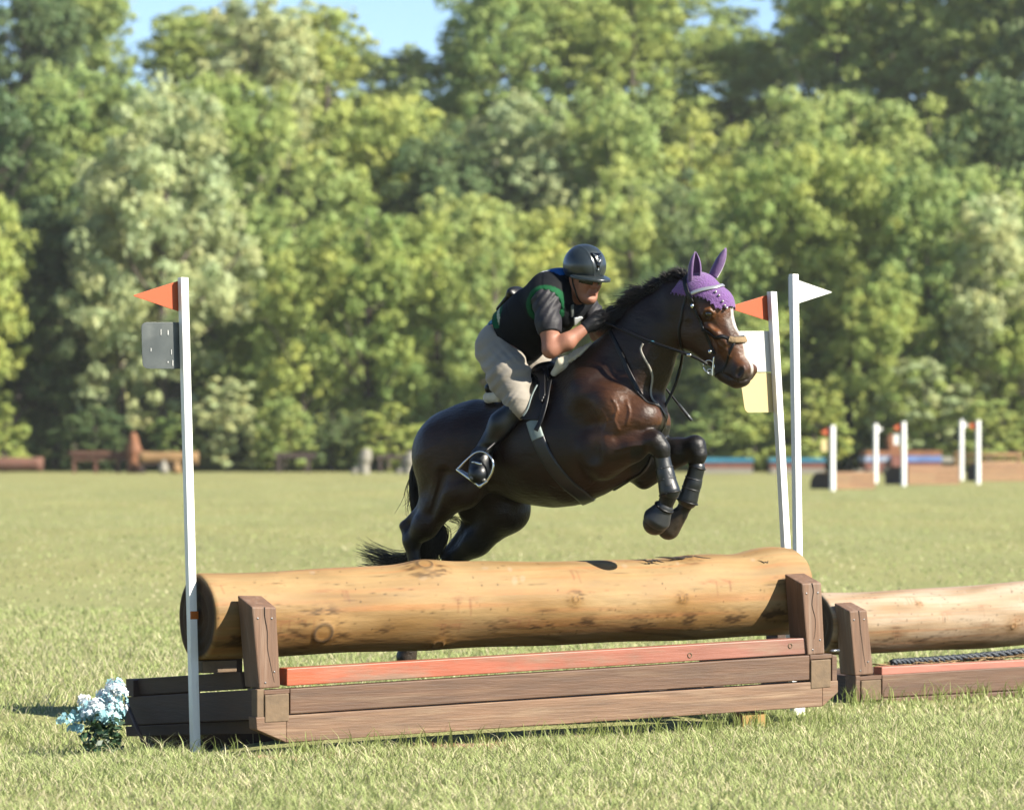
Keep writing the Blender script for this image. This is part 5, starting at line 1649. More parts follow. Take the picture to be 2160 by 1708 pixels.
axT = H(1130, 672) - H(1066, 722); axT /= np.linalg.norm(axT)
V, Fc = tl2.mesh(.007, lambda D, G: np.maximum(D, np.abs((G - H(1080, 709)) @ axT) - .05))
obj("shirt_tail", fast_mesh("shirt_tail", V, Fc, True), SHIRT2, person)

# body-protector vest
vs = torso.inflate(.024)
vs.add(H(1183, 600), H(1200, 602), .085, .075, .04)                        # collar
ARM_N, ARM_F = H(1150, 640, .20), H(1226, 636, -.20)
vs.add(ARM_N + [0, .04, 0], ARM_N + [.02, -.2, -.04], .070, .10, .02, op='s')
vs.add(ARM_F + [0, -.05, 0], ARM_F + [.02, .2, -.04], .082, .10, .02, op='s')
vs.add(HD(-.02, 0, -.05), HD(.08, 0, -.12), .075, .09, .02, op='s')        # neck opening
def vsc(D, G):
    lower = (G - H(1083, 706)) @ axT
    x, y = Hpx(G)
    seam = .004 * np.clip(1 - np.abs(((lower * 100) % 9) - 4.5) / .5, 0, 1)
    return np.maximum(D + seam, -lower)
V, Fc = vs.mesh(.0065, vsc)
def vcol(P):
    x, y = Hpx(P)
    l = -P[:, 1]
    C = np.full(P.shape, 1.0) * np.array([.0042, .0052, .0072])
    C *= (1 + .4 * vnoise(P, 3, 9))[:, None]
    ra = Sdf(); ra.add(ARM_N + [0, .04, 0], ARM_N + [.02, -.2, -.04], .070, .10)
    d = ra.at(P)
    g = (d < .036) & (l > .05) & (x < 1190)
    C[g] = (.004, .065, .022)
    g2 = (x < 1085) & (y > 640) & (y < 692) & (((P - H(1066, 722)) @ axT) < .16) & (P[:, 0] < H(1090, 690)[0])
    C[g2] = (.004, .07, .028)
    stripe = g2 & (np.abs(((P - H(1066, 722)) @ axT) - .125) < .012)
    C[stripe] = (.36, .40, .28)
    bl = (x > 1128) & (x < 1200) & (y < 583 - (x - 1128) * .06) & (l < .1)
    C[bl & (x < 1160)] = (.40, .42, .46)
    C[bl & (x >= 1160)] = (.012, .09, .28)
    return C
me = fast_mesh("vest", V, Fc, True); set_col(me, vcol(V))
vest = obj("vest", me, VEST, person)
# back pack-like protector bump with strap
S = Sdf(); S.add(H(1056, 652), H(1090, 616), .016, .026, .03, .35); S.add(H(1090, 616), H(1102, 632), .026, .03, .03, .35)
V, Fc = S.mesh(.006); obj("vest_pouch", fast_mesh("vest_pouch", V, Fc, True), LEATHER, vest)
# number card and zip
CARD = mat("number_card", (.62, .64, .63), rough=.4)
patch("number_card", [(1207, 668), (1226, 664), (1234, 676), (1224, 690), (1208, 692)], vs, CARD, vest, 2, .004, .004)
GREY = mat("vest_strap", (.10, .11, .10), rough=.6)
strap("vest_strap", [(1198, 642, .08), (1212, 662, .07), (1220, 676, .06)], .022, .006, GREY, vest, S=vs)
# gloves
gl = hands.inflate(.0035)
gl.add(HNR - (HNR - H(1240, 687, .12)) * .55, H(1236, 690, .128), .036, .036, .02)
gl.add(HNL - (HNL - H(1282, 676, -.10)) * .55, H(1280, 679, -.11), .036, .036, .02)
V, Fc = gl.mesh(.0045)
pair("glove", V, Fc, GLOVE, person, float((HNR[1] + HNL[1]) / 2))

# helmet
hc = HD(-.010, 0, .074)
def ell(G, c, rf, rs, ru):
    d = G - c
    q = np.stack([d @ hf / rf, d @ hs / rs, d @ hu / ru], -1)
    r_ = np.linalg.norm(q, axis=-1)
    return (r_ - 1) * min(rf, rs, ru)
def helm_fn(D, G):
    d = G - hc
    f, s, u = d @ hf, d @ hs, d @ hu
    e = ell(G, hc, .133, .117, .122)
    ridge = .004 * np.clip(1 - np.abs(np.abs(s) - .045 * np.clip(.6 + (u / .12) * .6, .25, 1.2)) / .006, 0, 1) * (f > -.05)
    low = -(u + .068 - .10 * np.clip(-f, 0, .2) * .15 + .02 * np.clip(f / .13, 0, 1) * -1)
    inner = -ell(G, hc - hu * .01, .112, .096, .105)
    return np.maximum(np.maximum(e - ridge * .6, low), inner)
class Box(Sdf): pass
bx = Sdf(); bx.add(hc - hf * .1, hc + hf * .1, .15, .15, .01)
V, Fc = bx.mesh(.0048, helm_fn)
helmet = obj("helmet", fast_mesh("helmet", V, Fc, True), HELM, person)
# brim
def brim_fn(D, G):
    d = G - hc
    f, s, u = d @ hf, d @ hs, d @ hu
    rr = np.sqrt((f - .015) ** 2 / .178 ** 2 + s ** 2 / .122 ** 2)
    mid = -.044 - .17 * np.clip(f - .05, 0, 1) - 1.1 * s * s
    slab = np.abs(u - mid) - .009
    out = (rr - 1) * .12
    inn = -ell(G, hc, .128, .112, .118)
    return np.maximum(np.maximum(np.maximum(slab, out), inn), -(f - .035))
V, Fc = bx.inflate(.05).mesh(.0042, brim_fn)
obj("brim", fast_mesh("brim", V, Fc, True), HELM2, helmet)
# front vent: dark triangular inlay with chevrons and a badge
def on_helm(f, s, lift=0.0):
    u = .122 * math.sqrt(max(0, 1 - (f / .133) ** 2 - (s / .117) ** 2))
    p = hc + hf * f + hs * s + hu * u
    nrm = hf * f / .133 ** 2 + hs * s / .117 ** 2 + hu * u / .122 ** 2
    return p + nrm / np.linalg.norm(nrm) * lift
def helm_strip(name, fs, m, r0):
    P = np.array([on_helm(f, s, .0035) for f, s in fs])
    return tube(name, smooth_path(P, 12), r0, m, helmet, 6)
def front_pt(s, u, lift):
    f = .133 * math.sqrt(max(0, 1 - (u / .122) ** 2 - (s / .117) ** 2))
    p = hc + hf * f + hs * s + hu * u
    nrm = hf * f / .133 ** 2 + hs * s / .117 ** 2 + hu * u / .122 ** 2
    return p + nrm / np.linalg.norm(nrm) * lift
tri = []
rows = 9
for i in range(rows):
    u = .078 - i * .0095; w = .030 * (1 - i / (rows - 1)) + .004
    tri.append([front_pt(-w + 2 * w * j / 6, u - .006 * (1 - abs(j - 3) / 3) * 0, .0045) for j in range(7)])
tri = np.array(tri).reshape(-1, 3); idx = np.arange(rows * 7).reshape(rows, 7)
q = np.stack([idx[:-1, :-1], idx[:-1, 1:], idx[1:, 1:], idx[1:, :-1]], -1).reshape(-1, 4)
o = obj("vent_panel", fast_mesh("vent_panel", tri, q, True), GLOSSB, helmet)
so = o.modifiers.new("thick", 'SOLIDIFY'); so.thickness = .003; so.offset = 0
for u0, w in ((.066, .024), (.052, .019), (.039, .013)):
    P = np.array([front_pt(-w, u0 + .006, .008), front_pt(0, u0 - .008, .009), front_pt(w, u0 + .006, .008)])
    tube("vent_chevron", smooth_path(P, 10), .0028, STEEL, helmet, 6)
ball("badge", front_pt(0, -.008, .002), .007, STEEL, helmet, (1, 1.2, .8), 10)
# sunglasses
def glasses(V0):
    parts = []
    rows_, cols_ = 6, 21
    G = []
    for i in range(rows_):
        for j in range(cols_):
            th = (j / (cols_ - 1) - .5) * 2.3
            R_ = .084
            u = .004 - .032 * i / (rows_ - 1) * (1 - .25 * abs(th) / 1.15) + .004 * abs(th)
            if abs(th) < .14: u = max(u, .000)
            G.append(HD(.024 + R_ * math.cos(th), R_ * math.sin(th) * 1.02, u))
    idx = np.arange(rows_ * cols_).reshape(rows_, cols_)
    q = np.stack([idx[:-1, :-1], idx[:-1, 1:], idx[1:, 1:], idx[1:, :-1]], -1).reshape(-1, 4)
    return np.array(G), q
G, q = glasses(None)
o = obj("sunglasses", fast_mesh("sunglasses", G, q, True), GLOSSB, person)
so = o.modifiers.new("thick", 'SOLIDIFY'); so.thickness = .004; so.offset = 0
for s in (1, -1):
    tube("temple_arm", [HD(.05, .072 * s, .008), HD(.0, .079 * s, .008), HD(-.03, .08 * s, .0)], .003, GLOSSB, o, 6)
# chin strap
skinS = Sdf(); skinS.p = head.p + neck.p
def strap_head(pts, w=.014):
    P = smooth_path([HD(*p) for p in pts], 26)
    P = skinS.project(P, .003)
    return tube("chin_strap", P, w * .36, LEATHER, helmet, 6)
strap_head([(.0, .082, .01), (.008, .074, -.03), (.028, .055, -.08), (.045, .02, -.118), (.045, -.02, -.118), (.028, -.055, -.08), (.008, -.074, -.03), (.0, -.082, .01)])
S = Sdf(); S.add(HD(-.075, .03, -.02), HD(-.085, -.03, -.02), .032, .032, .03); S.add(HD(-.045, .062, -.0), HD(-.05, .062, -.03), .022, .016, .02)
V, Fc = S.mesh(.006); obj("hair", fast_mesh("hair", V, Fc, True), HAIRR, person)
# ------------------------------------------------------------------ saddle, girth, stirrups
PAD = mat("cream_saddle_pad", (.62, .57, .45), rough=.95, var=.15, scale=30, bump=.8, bscale=45, sheen=.3)
WEB = mat("grey_webbing", (.20, .25, .24), rough=.6, var=.15, scale=30)
GIRTH = mat("black_girth", (.008, .009, .012), rough=.45, var=.25, scale=20, bump=.1, bscale=60)
saddle = empty("saddle", tuple(HO), -PSI, "black leather jumping saddle with cream pad under the rider", "saddle")
S = Sdf()
S.add(H(1052, 822), H(1090, 822), .05, .045, .05, .5)
S.add(H(1090, 822), H(1150, 785), .045, .05, .05, .55)
S.add(H(1150, 785), H(1162, 775), .05, .035, .04, .6)
S.add(H(1048, 815), H(1046, 806), .035, .02, .04, .35)
V, Fc = S.mesh(.008); obj("seat", fast_mesh("seat", V, Fc, True), LEATHER, saddle)
fl_poly = [(1086, 800), (1110, 782), (1150, 766), (1164, 782), (1163, 830), (1155, 868), (1140, 890), (1112, 892), (1082, 876), (1072, 840)]
def mirror_obj(o, parent):
    me = o.data.copy(); n = len(me.vertices); co = np.empty(n * 3, np.float32); me.vertices.foreach_get("co", co); co = co.reshape(-1, 3); co[:, 1] *= -1
    me.vertices.foreach_set("co", co.ravel()); me.flip_normals(); me.update()
    c = o.copy(); c.data = me; COL.objects.link(c); c.parent = parent; return c
flap = patch("flap", fl_poly, HORSE, LEATHER, saddle, 3, .012, .016, smooth=4); mirror_obj(flap, saddle)
roll = patch("knee_block", [(1128, 800), (1150, 780), (1159, 800), (1158, 840), (1149, 862), (1140, 850), (1142, 820)], HORSE, LEATHER, saddle, 3, .026, .02, smooth=5); mirror_obj(roll, saddle)
S = Sdf()
S.add(H(1031, 838, .08), H(1055, 836, .15), .028, .03, .02); S.add(H(1031, 838, .08), H(1031, 838, -.08), .028, .028, .02)
V, Fc = S.mesh(.007); obj("pad_rear", fast_mesh("pad_rear", V, Fc, True), PAD, saddle)
S = Sdf()
S.add(H(1168, 786, .15), H(1184, 766, .14), .026, .032, .03); S.add(H(1184, 766, .14), H(1196, 756, .11), .030, .022, .03)
V, Fc = S.mesh(.006, lambda D, G: D + .006 * vnoise(G, 7, 4)); obj("pad_front", fast_mesh("pad_front", V, Fc, True), PAD, saddle)
patch("pad_wither", [(1186, 778), (1188, 762), (1205, 748), (1222, 738), (1240, 720), (1262, 702), (1266, 710), (1248, 732), (1228, 752), (1205, 768)], HORSE, PAD, saddle, 2.5, .004, .016, smooth=3)
strap("girth", [(1136, 912, .3), (1160, 960, .28), (1195, 1012, .22), (1225, 1048, .14), (1240, 1062, .02), (1245, 1056, -.14), (1240, 1000, -.28), (1215, 920, -.3)], .078, .010, GIRTH, saddle, off=.003, n=60)
strap("billet_guard", [(1128, 890, .3), (1136, 910, .3), (1144, 926, .29)], .075, .014, WEB, saddle, off=.006)
strap("billet", [(1160, 800, .2), (1157, 850, .26), (1150, 890, .29), (1140, 912, .3)], .026, .006, LEATHER, saddle, off=.03)
strap("panel_piping", [(1122, 792, .3), (1119, 830, .31), (1117, 862, .32), (1112, 882, .32)], .010, .004, WEB, saddle, off=.046)
# stirrup leathers and irons
def stirrup(m):
    path = smooth_path([H(*p) * m for p in ((965, 990, .43), (984, 970, .43), (1004, 954, .43), (1021, 953, .43), (1035, 964, .43), (1041, 980, .43), (1037, 997, .43), (1026, 1015, .43))], 40)
    o = tube("stirrup_iron", path, np.concatenate([np.linspace(.0085, .006, len(path) // 2), np.linspace(.006, .0085, len(path) - len(path) // 2)]), STEEL, saddle, 8)
    a, b = H(965, 990, .43) * m, H(1012, 1024, .45) * m
    S = Sdf(); S.add(a, b, .010, .010, .01); S.add(H(1012, 1024, .45) * m, H(1027, 1014, .43) * m, .010, .009, .01); S.add(H(972, 992, .405) * m, H(1020, 1019, .405) * m, .009, .009, .01)
    V, Fc = S.mesh(.0045); obj("tread", fast_mesh("tread", V, Fc, True), STEEL, o)
    strap_pts = np.array([H(1110, 850, .29), H(1085, 890, .30), H(1052, 925, .34), (H(1022, 953, .43))]) * m
    P = smooth_path(strap_pts, 16); tube("stirrup_leather", P, .009, LEATHER, saddle, 6)
stirrup(np.ones(3)); stirrup(MIR)
S = Sdf(); S.add(H(1004, 975, .47), H(1014, 978, .475), .007, .008, .005); S.add(H(996, 974, .465), H(1000, 974, .47), .005, .005, .003)
V, Fc = S.mesh(.003); obj("spur_buckle", fast_mesh("spur_buckle", V, Fc, True), STEEL, person)

# ------------------------------------------------------------------ breastplate
bp = empty("breastplate", tuple(HO), -PSI, "black leather breastplate straps across the horse's shoulder and chest", "breastplate")
strap("shoulder_strap", [(1278, 688, .1), (1300, 728, .15), (1325, 780, .17), (1348, 830, .17), (1362, 855, .16), (1384, 872, .1), (1394, 876, 0)], .026, .006, LEATHER, bp, off=.003, n=50)
strap("shoulder_strap", [(1330, 690, -.1), (1370, 760, -.15), (1410, 850, -.14), (1400, 874, -.06), (1394, 876, 0)], .026, .006, LEATHER, bp, off=.003)
strap("breast_strap", [(1394, 874, .0), (1390, 900, .0), (1372, 940, 0), (1330, 990, 0), (1290, 1022, 0)], .03, .006, LEATHER, bp, off=.003)
strap("rubber_edge", [(1352, 722, .18), (1348, 734, .18), (1356, 752, .18), (1372, 775, .17), (1386, 800, .15), (1393, 832, .13), (1394, 860, .11)], .012, .006, mat("pale_strap", (.28, .26, .22), rough=.5), bp, off=.004)
def free_tube(name, pts, r_, m, parent, n=24): return tube(name, smooth_path([H(*p) for p in pts], n), r_, m, parent, 8)
free_tube("martingale_strap", [(1394, 874, .02), (1406, 850, .0), (1420, 822, -.02), (1430, 795, -.02), (1437, 765, .0), (1441, 740, .06)], .0085, LEATHER, bp)
TEAL = mat("blue_strap_tip", (.02, .08, .16), rough=.4)
free_tube("strap_tip", [(1428, 802, -.03), (1434, 780, -.03), (1437, 770, -.03)], .011, TEAL, bp)

# ------------------------------------------------------------------ bridle
bridle = empty("bridle", tuple(HO), -PSI, "black leather bridle with silver browband and steel bit on the horse's head", "bridle")
SILV = mat("silver_browband", (.55, .56, .58), rough=.3, metal=.6)
bonS = Sdf(); bonS.p = bon.p
strap("browband", [(1459, 619, .11), (1472, 614, .1), (1492, 609, .085), (1510, 607, .05), (1520, 606, .0), (1522, 605, -.05), (1512, 604, -.09)], .02, .007, SILV, bridle, S=bonS, off=.006)
strap("headpiece", [(1462, 640, .1), (1453, 618, .1), (1450, 596, .06), (1455, 584, 0), (1465, 590, -.06), (1475, 615, -.1)], .026, .006, LEATHER, bridle, S=bonS, off=.004)
strap("cheekpiece", [(1455, 628, .11), (1458, 645, .11), (1466, 664, .11), (1480, 699, .105), (1494, 731, .09), (1502, 748, .08)], .017, .006, LEATHER, bridle, off=.004)
strap("throatlash", [(1446, 622, .11), (1436, 650, .12), (1428, 690, .12), (1432, 725, .08), (1440, 745, .0)], .014, .005, LEATHER, bridle, off=.003)
strap("noseband", [(1472, 698, .12), (1490, 703, .1), (1515, 710, .075), (1538, 716, .055), (1556, 718, .0), (1550, 716, -.06)], .020, .007, LEATHER, bridle, off=.003)
strap("flash_strap", [(1548, 724, .06), (1541, 740, .065), (1534, 758, .066), (1526, 776, .05), (1520, 790, .0)], .014, .005, LEATHER, bridle, off=.003)
strap("nose_pad", [(1538, 717, .058), (1548, 720, .04), (1557, 722, .0), (1553, 720, -.04)], .034, .012, mat("sheepskin", (.25, .17, .09), rough=.95, bump=.8, bscale=60), bridle, off=.002)
def ring(name, c, r_, w, m, parent, nrm=(0, -1, 0), sz=1.0):
    nrm = np.asarray(nrm, float); nrm /= np.linalg.norm(nrm)
    a = np.cross(nrm, [0, 0, 1.0]); a /= np.linalg.norm(a); b = np.cross(a, nrm)
    an = np.linspace(0, 6.2832, 25)
    return tube(name, [c + r_ * (math.cos(t) * a + sz * math.sin(t) * b) for t in an], w, m, parent, 6)
ring("bit_ring", H(1495, 772, .085), .030, .0045, STEEL, bridle, (.3, -1, 0), 1.1)
ring("bit_ring", H(1497, 783, .088), .014, .004, STEEL, bridle, (.3, -1, 0))
free_tube("bit_cheek", [(1506, 752, .085), (1504, 772, .085), (1503, 793, .085)], .0055, STEEL, bridle)
ball("buckle", H(1497, 741, .1), .012, STEEL, bridle, (1, .6, 1), 10)
ball("buckle", H(1460, 645, .115), .011, STEEL, bridle, (1, .6, 1.3), 10)
free_tube("rein", [(1492, 768, .095), (1470, 755, .12), (1440, 743, .15), (1400, 730, .175), (1360, 716, .175), (1320, 698, .15), (1285, 683, .10), (1268, 678, .085)], .0085, LEATHER, bridle, 40)
free_tube("rein", [(1540, 768, -.08), (1500, 735, -.15), (1440, 715, -.18), (1380, 700, -.17), (1330, 684, -.11), (1296, 669, -.05)], .0085, LEATHER, bridle, 40)
ball("rein_stop", H(1453, 748, .142), .013, STEEL, bridle, (1.3, .8, .8), 10)
ball("rein_stop", H(1374, 721, .176), .012, mat("teal_stop", (.05, .2, .28), rough=.3), bridle, (1.6, .8, .7), 10)
GEM = mat("bonnet_crystals", (.6, .58, .5), rough=.2, metal=.7)
for (px, py) in ((1508, 628), (1513, 633), (1517, 639), (1521, 645), (1526, 650)):
    p = bonS.project(H(px, py, .04)[None], .008)[0]
    ball("crystal", p, .007, GEM, bonnet, (1, 1, 1), 8)

# ------------------------------------------------------------------ whip in the rider's left hand
wp = [H(1284, 660, -.05), H(1291, 668, -.06), H(1350, 746, -.22), H(1404, 818, -.26), H(1459, 886, -.27)]
w0 = to_world(np.array(wp)); b0 = w0[-1].copy()
wh = empty("riding_whip", tuple(b0), 0, "short black riding whip slanting down past the horse's chest", "whip")
tube("shaft", smooth_path(w0 - b0, 24), .0065, LEATHER, wh, 8)
pk = smooth_path(w0 - b0, 24)
tube("flap", pk[-4:], .0095, mat("whip_flap", (.05, .055, .06), rough=.4), wh, 8)
tube("grip", pk[:6], .009, LEATHER, wh, 8)

# straps and rims on the leg boots
boots = [o for o in horse.children if o.name.startswith("tendon_boot")]
def leg_ring(p, q, f, r_, w, m, parent):
    a, b = H(*p), H(*q); c = a + (b - a) * f
    ring("boot_strap", c, r_, w, m, parent, b - a)
for o, (p, q) in zip(boots, (((1396, 962, .18), (1412, 1034, .17)), ((1470, 986, -.15), (1451, 1052, -.14)))):
    for f, r_, w in ((-.02, .0455, .005), (.34, .0465, .004), (.66, .0495, .004), (1.08, .059, .005)):
        leg_ring(p, q, f, r_ * RS, w, GRAYB if f not in (-.02, 1.08) else LEATHER, o)
bell = [o for o in horse.children if o.name.startswith("bell_boot")][0]
ring("boot_collar", H(1401, 1069, .165), .052, .007, LEATHER, bell, H(1400, 1071, .165) - H(1383, 1102, .157))
# ------------------------------------------------------------------ grass
GRASSM = mat("grass_blades", attr="Col", rough=.6, spec=.25, trans=.38)
def blades(n, y0, y1, h0, wid, seed, name, pw=1.0, margin=1.32, clump=0.35, fade=None, vary=1.0):
    r = np.random.default_rng(seed)
    u = r.random(n)
    y = (y0 ** 2 + u * (y1 ** 2 - y0 ** 2)) ** .5 if pw == 1 else (y0 + (y1 - y0) * u ** pw)
    x = (r.random(n) * 2 - 1) * (1080.0 / F) * y * margin
    P = np.stack([x, y, np.zeros(n)], 1)
    tuft = vnoise(P, 1.3, seed) * .5 + vnoise(P, .45, seed + 1) * .5
    keep = r.random(n) < np.clip(.72 + .5 * tuft, .3, 1)
    for A_, th_, s1 in ((FA, TH, 3.15), (FA2, TH2, 2.6)):          # nothing grows under the timber frames
        dx, dy = P[:, 0] - A_[0], P[:, 1] - A_[1]
        ss, tt_ = dx * math.cos(th_) + dy * math.sin(th_), -dx * math.sin(th_) + dy * math.cos(th_)
        keep &= ~((ss > -.45) & (ss < s1) & (tt_ > .02) & (tt_ < 1.3))
    if fade: keep &= r.random(n) < np.clip((fade[1] - y) / (fade[1] - fade[0]), 0, 1)
    P, tuft = P[keep], tuft[keep] * vary; n = len(P)
    P[:, 2] = ground_z(P[:, 0], P[:, 1]) - .004
    h = h0 * (.45 + .75 * r.random(n)) * (1 + clump * tuft)
    long_ = r.random(n) < .035
    h = np.where(long_, h * 2.0, h)
    th = r.random(n) * 6.283
    lean = np.stack([np.cos(th), np.sin(th), np.zeros(n)], 1) * (h * (.35 + .75 * r.random(n)))[:, None]
    sd = np.stack([-np.sin(th), np.cos(th), np.zeros(n)], 1)
    sd = sd * .5 + np.array([1, 0, 0]) * (r.choice([-1, 1], n) * .6)[:, None]
    w = (wid * (.6 + .8 * r.random(n)))[:, None]
    up = np.array([0, 0, 1.0])
    b0 = P - sd * w * .5; b1 = P + sd * w * .5
    m = P + lean * .35 + up * (h * .62)[:, None]
    m0 = m - sd * w * .38; m1 = m + sd * w * .38
    t = P + lean + up * (h * .95)[:, None]
    V = np.stack([b0, b1, m1, m0, t], 1).reshape(-1, 3)
    k = np.arange(n)[:, None] * 5
    q = k + np.array([[0, 1, 2, 3]]); tr = k + np.array([[3, 2, 4]])
    g = np.array([.375, .435, .170]); st = np.array([.58, .53, .32]); dk = np.array([.30, .36, .11])
    mixs = np.clip(r.random(n) * 1.0 + .25 * tuft, 0, 1)[:, None]
    C = g * (1 - .3 * mixs) + dk * .3 * mixs
    straw = (r.random(n) < .30 - .10 * tuft)[:, None]
    C = np.where(straw, st * (.75 + .4 * r.random((n, 1))), C) * (.85 + .3 * r.random((n, 1)))
    # bare trampled strips in front of the jump, drier
    dry = np.exp(-(((P[:, 0] + .77) / .32) ** 2 + ((P[:, 1] - 18.6) / .3) ** 2)) + np.exp(-(((P[:, 0] + .15) / .5) ** 2 + ((P[:, 1] - 18.65) / .2) ** 2)) + np.exp(-(((P[:, 0] + 1.25) / .3) ** 2 + ((P[:, 1] - 17.9) / .2) ** 2))
    dm = (r.random(n) < .8 * dry)
    C[dm] = np.array([.33, .20, .11]) * (.7 + .5 * r.random((dm.sum(), 1)))
    V = V.reshape(n, 5, 3)
    V[dm, 2:, 2] = P[dm, 2][:, None] + (V[dm, 2:, 2] - P[dm, 2][:, None]) * .45
    me = fast_mesh(name, V.reshape(-1, 3), [q, tr]); set_col(me, np.repeat(C, 5, 0))
    o = obj(name, me, GRASSM)
    return o
tag(blades(235000, 14.6, 20.5, .050, .0058, 11, "grass", clump=.5), "longer sunlit grass blades in the foreground round the jumps", "grass", kind="stuff")
tag(blades(160000, 20.5, 34, .040, .008, 12, "grass", clump=.4, vary=.75), "short sunlit grass of the field just behind the jumps", "grass", kind="stuff")
tag(blades(230000, 34, 170, .034, .020, 13, "grass", clump=.3, fade=(45, 170), vary=.45), "short sunlit grass of the open field towards the trees", "grass", kind="stuff")
def wisps(n, y0, y1, x0, x1, h0, seed, label):
    r = np.random.default_rng(seed)
    P = np.stack([r.uniform(x0, x1, n), r.uniform(y0, y1, n), np.zeros(n)], 1)
    keep = vnoise(P, .9, seed) > -.1
    P = P[keep]; n = len(P)
    P[:, 2] = ground_z(P[:, 0], P[:, 1]) - .004
    h = h0 * (.5 + .9 * r.random(n)); th = r.random(n) * 6.283
    lean = np.stack([np.cos(th), np.sin(th), 0 * th], 1) * (h * (.5 + .9 * r.random(n)))[:, None]
    sd = np.stack([np.ones(n), r.normal(size=n) * .3, 0 * th], 1); w = (.0045 * (.7 + .6 * r.random(n)))[:, None]
    up = np.array([0, 0, 1.0]); m = P + lean * .35 + up * (h * .55)[:, None]; t = P + lean + up * (h * .8)[:, None]
    V = np.stack([P - sd * w * .5, P + sd * w * .5, m + sd * w * .4, m - sd * w * .4, t], 1).reshape(-1, 3)
    k = np.arange(n)[:, None] * 5
    C = np.where(r.random((n, 1)) < .55, np.array([[.58, .54, .33]]), np.array([[.32, .38, .13]])) * (.8 + .4 * r.random((n, 1)))
    me = fast_mesh("grass_wisps", V, [k + np.array([[0, 1, 2, 3]]), k + np.array([[3, 2, 4]])]); set_col(me, np.repeat(C, 5, 0))
    tag(obj("grass_wisps", me, GRASSM), label, "grass", kind="stuff")
wisps(5200, 18.2, 27, -4.2, -1.3, .12, 41, "long pale grass wisps in the rougher turf at the left")
wisps(2600, 15.2, 18.0, -2.8, 2.8, .085, 42, "scattered longer grass wisps along the bottom of the picture")
# taller tufts along the foot of the timbers
def tufts(pts, n_each, h0, seed, label):
    r = np.random.default_rng(seed)
    c = np.repeat(np.asarray(pts), n_each, 0); n = len(c)
    P = c + np.stack([r.normal(size=n) * .07, r.normal(size=n) * .03, np.zeros(n)], 1)
    P[:, 2] = ground_z(P[:, 0], P[:, 1]) - .004
    h = h0 * (.5 + .8 * r.random(n)); th = r.random(n) * 6.283
    lean = np.stack([np.cos(th), np.sin(th), 0 * th], 1) * (h * (.2 + .6 * r.random(n)))[:, None]
    sd = np.stack([np.ones(n), r.normal(size=n) * .3, 0 * th], 1); w = (.005 * (.7 + .6 * r.random(n)))[:, None]
    up = np.array([0, 0, 1.0]); m = P + lean * .3 + up * (h * .62)[:, None]; t = P + lean + up * (h * .95)[:, None]
    V = np.stack([P - sd * w * .5, P + sd * w * .5, m + sd * w * .4, m - sd * w * .4, t], 1).reshape(-1, 3)
    k = np.arange(n)[:, None] * 5
    C = np.array([.27, .32, .095]) * (.7 + .6 * r.random((n, 1)))
    me = fast_mesh("grass_tufts", V, [k + np.array([[0, 1, 2, 3]]), k + np.array([[3, 2, 4]])]); set_col(me, np.repeat(C, 5, 0))
    tag(obj("grass_tufts", me, GRASSM), label, "grass", kind="stuff")
uu = np.array([math.cos(TH), math.sin(TH), 0]); nn = np.array([-math.sin(TH), math.cos(TH), 0])
r = np.random.default_rng(2)
tufts([FA + uu * s + nn * (-.06 - .10 * r.random()) for s in np.concatenate([r.uniform(-.7, 3.6, 26), r.uniform(1.6, 3.6, 26)])], 9, .12, 31, "taller grass tufts along the foot of the large jump")
uu2 = np.array([math.cos(TH2), math.sin(TH2), 0]); nn2 = np.array([-math.sin(TH2), math.cos(TH2), 0])
tufts([FA2 + uu2 * s + nn2 * (-.05 - .12 * r.random()) for s in r.uniform(-.2, 1.6, 26)], 9, .12, 32, "taller grass tufts along the foot of the lower jump")

SOIL = mat("bare_soil", (.40, .25, .15), rough=.95, var=.4, scale=14, bump=1.0, bscale=30, base2=(.30, .28, .13), thresh=(.5, .65))
def soil(px, py, rx, ry, seed):
    d = EYE * F / (py - HY); c = W(px, py, d)
    n = 26; u = np.linspace(-1, 1, n); X, Y = np.meshgrid(u, u, indexing='ij')
    r_ = np.random.default_rng(seed); q = np.sqrt(X ** 2 + Y ** 2)
    P3 = np.stack([X * rx, Y * ry, 0 * X], -1)
    ang = np.arctan2(Y, X); edge = .8 + .12 * np.sin(ang * 3 + seed) + .08 * np.sin(ang * 7 + 2 * seed)
    Z = .020 * np.clip(1 - (q / edge) ** 2, -.4, 1) + .007 * vnoise(P3, 6, seed) + .004 * vnoise(P3, 16, seed + 1)
    V = np.stack([c[0] + X * rx, c[1] + Y * ry, ground_z(c[0] + X * rx, c[1] + Y * ry) + Z - .006], -1).reshape(-1, 3)
    i = np.arange(n * n).reshape(n, n); q4 = np.stack([i[:-1, :-1], i[1:, :-1], i[1:, 1:], i[:-1, 1:]], -1).reshape(-1, 4)
    V, q4 = keep_faces(V, q4, (q < edge * 1.12).ravel())
    tag(obj("bare_soil", fast_mesh("bare_soil", V, q4, True), SOIL), kind="structure")
soil(765, 1575, .30, .26, 1); soil(560, 1600, .26, .20, 2); soil(1000, 1572, .30, .14, 3); soil(1230, 1556, .25, .10, 4)

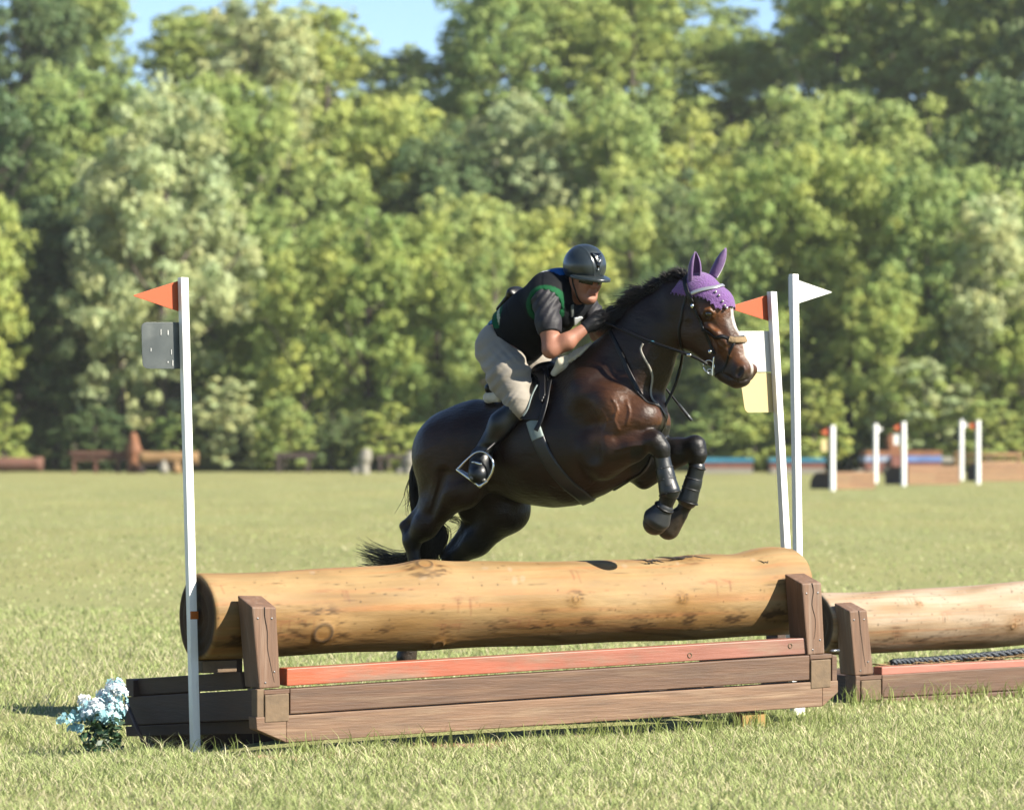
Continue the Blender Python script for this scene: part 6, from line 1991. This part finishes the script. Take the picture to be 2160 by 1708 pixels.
# ------------------------------------------------------------------ blue-white artificial flowers at the left corner of the jump
PETAL = [mat("pale_blue_petal", (.74, .88, .95), rough=.6, trans=.25), mat("white_petal", (.95, .98, 1.0), rough=.6, trans=.25), mat("turquoise_petal", (.34, .62, .68), rough=.6, trans=.25)]
FLEAF = mat("flower_leaf", (.03, .075, .035), rough=.5, trans=.15)
fo = W(220, 1588, 18.36); gz = float(ground_z(fo[0], fo[1]))
plant = empty("flower_bunch", (fo[0], fo[1], gz), 0, "bunch of pale blue and white flowers at the left end of the large jump", "flowers")
s = 18.36 / F
def fl_at(px, py, dy=0.0): return np.array([(px - 232) * s, dy, EYE - (py - HY) * s - gz])
r = np.random.default_rng(9)
hubs = [(165, 1508), (180, 1520), (196, 1498), (186, 1478), (212, 1490), (228, 1475), (222, 1505), (243, 1462), (246, 1458), (258, 1470), (238, 1492), (255, 1492), (262, 1455), (205, 1516), (248, 1510), (260, 1482), (256, 1500), (190, 1508), (258, 1452), (254, 1518), (236, 1468), (214, 1480), (250, 1476)]
def floret(c, nrm, size):
    nrm = nrm / np.linalg.norm(nrm); a = np.cross(nrm, [.3, .2, .9]); a /= np.linalg.norm(a); b = np.cross(nrm, a)
    V, q = [], []
    ph = r.random() * 6
    for i in range(5):
        t = ph + i * 1.2566; d = a * math.cos(t) + b * math.sin(t); e = np.cross(nrm, d)
        k = len(V); V += [c, c + d * size * .55 + e * size * .32 + nrm * size * .2, c + d * size + nrm * size * .12, c + d * size * .55 - e * size * .32 + nrm * size * .2]
        q.append([k, k + 1, k + 2, k + 3])
    return np.array(V), np.array(q)
for i, (px, py) in enumerate(hubs):
    for sub in range(2):
        c = fl_at(px + r.normal() * 7, py + r.normal() * 7 + 6, r.normal() * .10)
        parts = []
        for j in range(13):
            d = r.normal(size=3); d[2] = abs(d[2]) * .8; d[1] = -abs(d[1]) if r.random() < .6 else d[1]; d /= np.linalg.norm(d)
            v, q = floret(c + d * (.018 + .034 * r.random()), d, .014 + .009 * r.random()); parts.append((v, [q]))
        V, fl = merge(parts)
        obj("blossom", fast_mesh("blossom", V, fl), PETAL[(0, 1, 0, 0, 2)[(i * 2 + sub) % 5] if py < 1500 else 2], plant)
lv = []
for i in range(420):
    px, py = r.uniform(185, 264), 0
    py = r.uniform(1500, 1586)
    if px < 195 + (py - 1500) * -.1: continue
    c = fl_at(px, py, r.normal() * .1); d = r.normal(size=3); d[2] *= .6; d /= np.linalg.norm(d); a = np.cross(d, r.normal(size=3)); a /= np.linalg.norm(a)
    L = .03 + .03 * r.random()
    lv.append((np.array([c, c + d * L * .5 + a * L * .28, c + d * L, c + d * L * .5 - a * L * .28]), [np.array([[0, 1, 2, 3]])]))
V, fl = merge(lv); o = obj("foliage", fast_mesh("foliage", V, fl), FLEAF, plant); o["kind"] = "stuff"
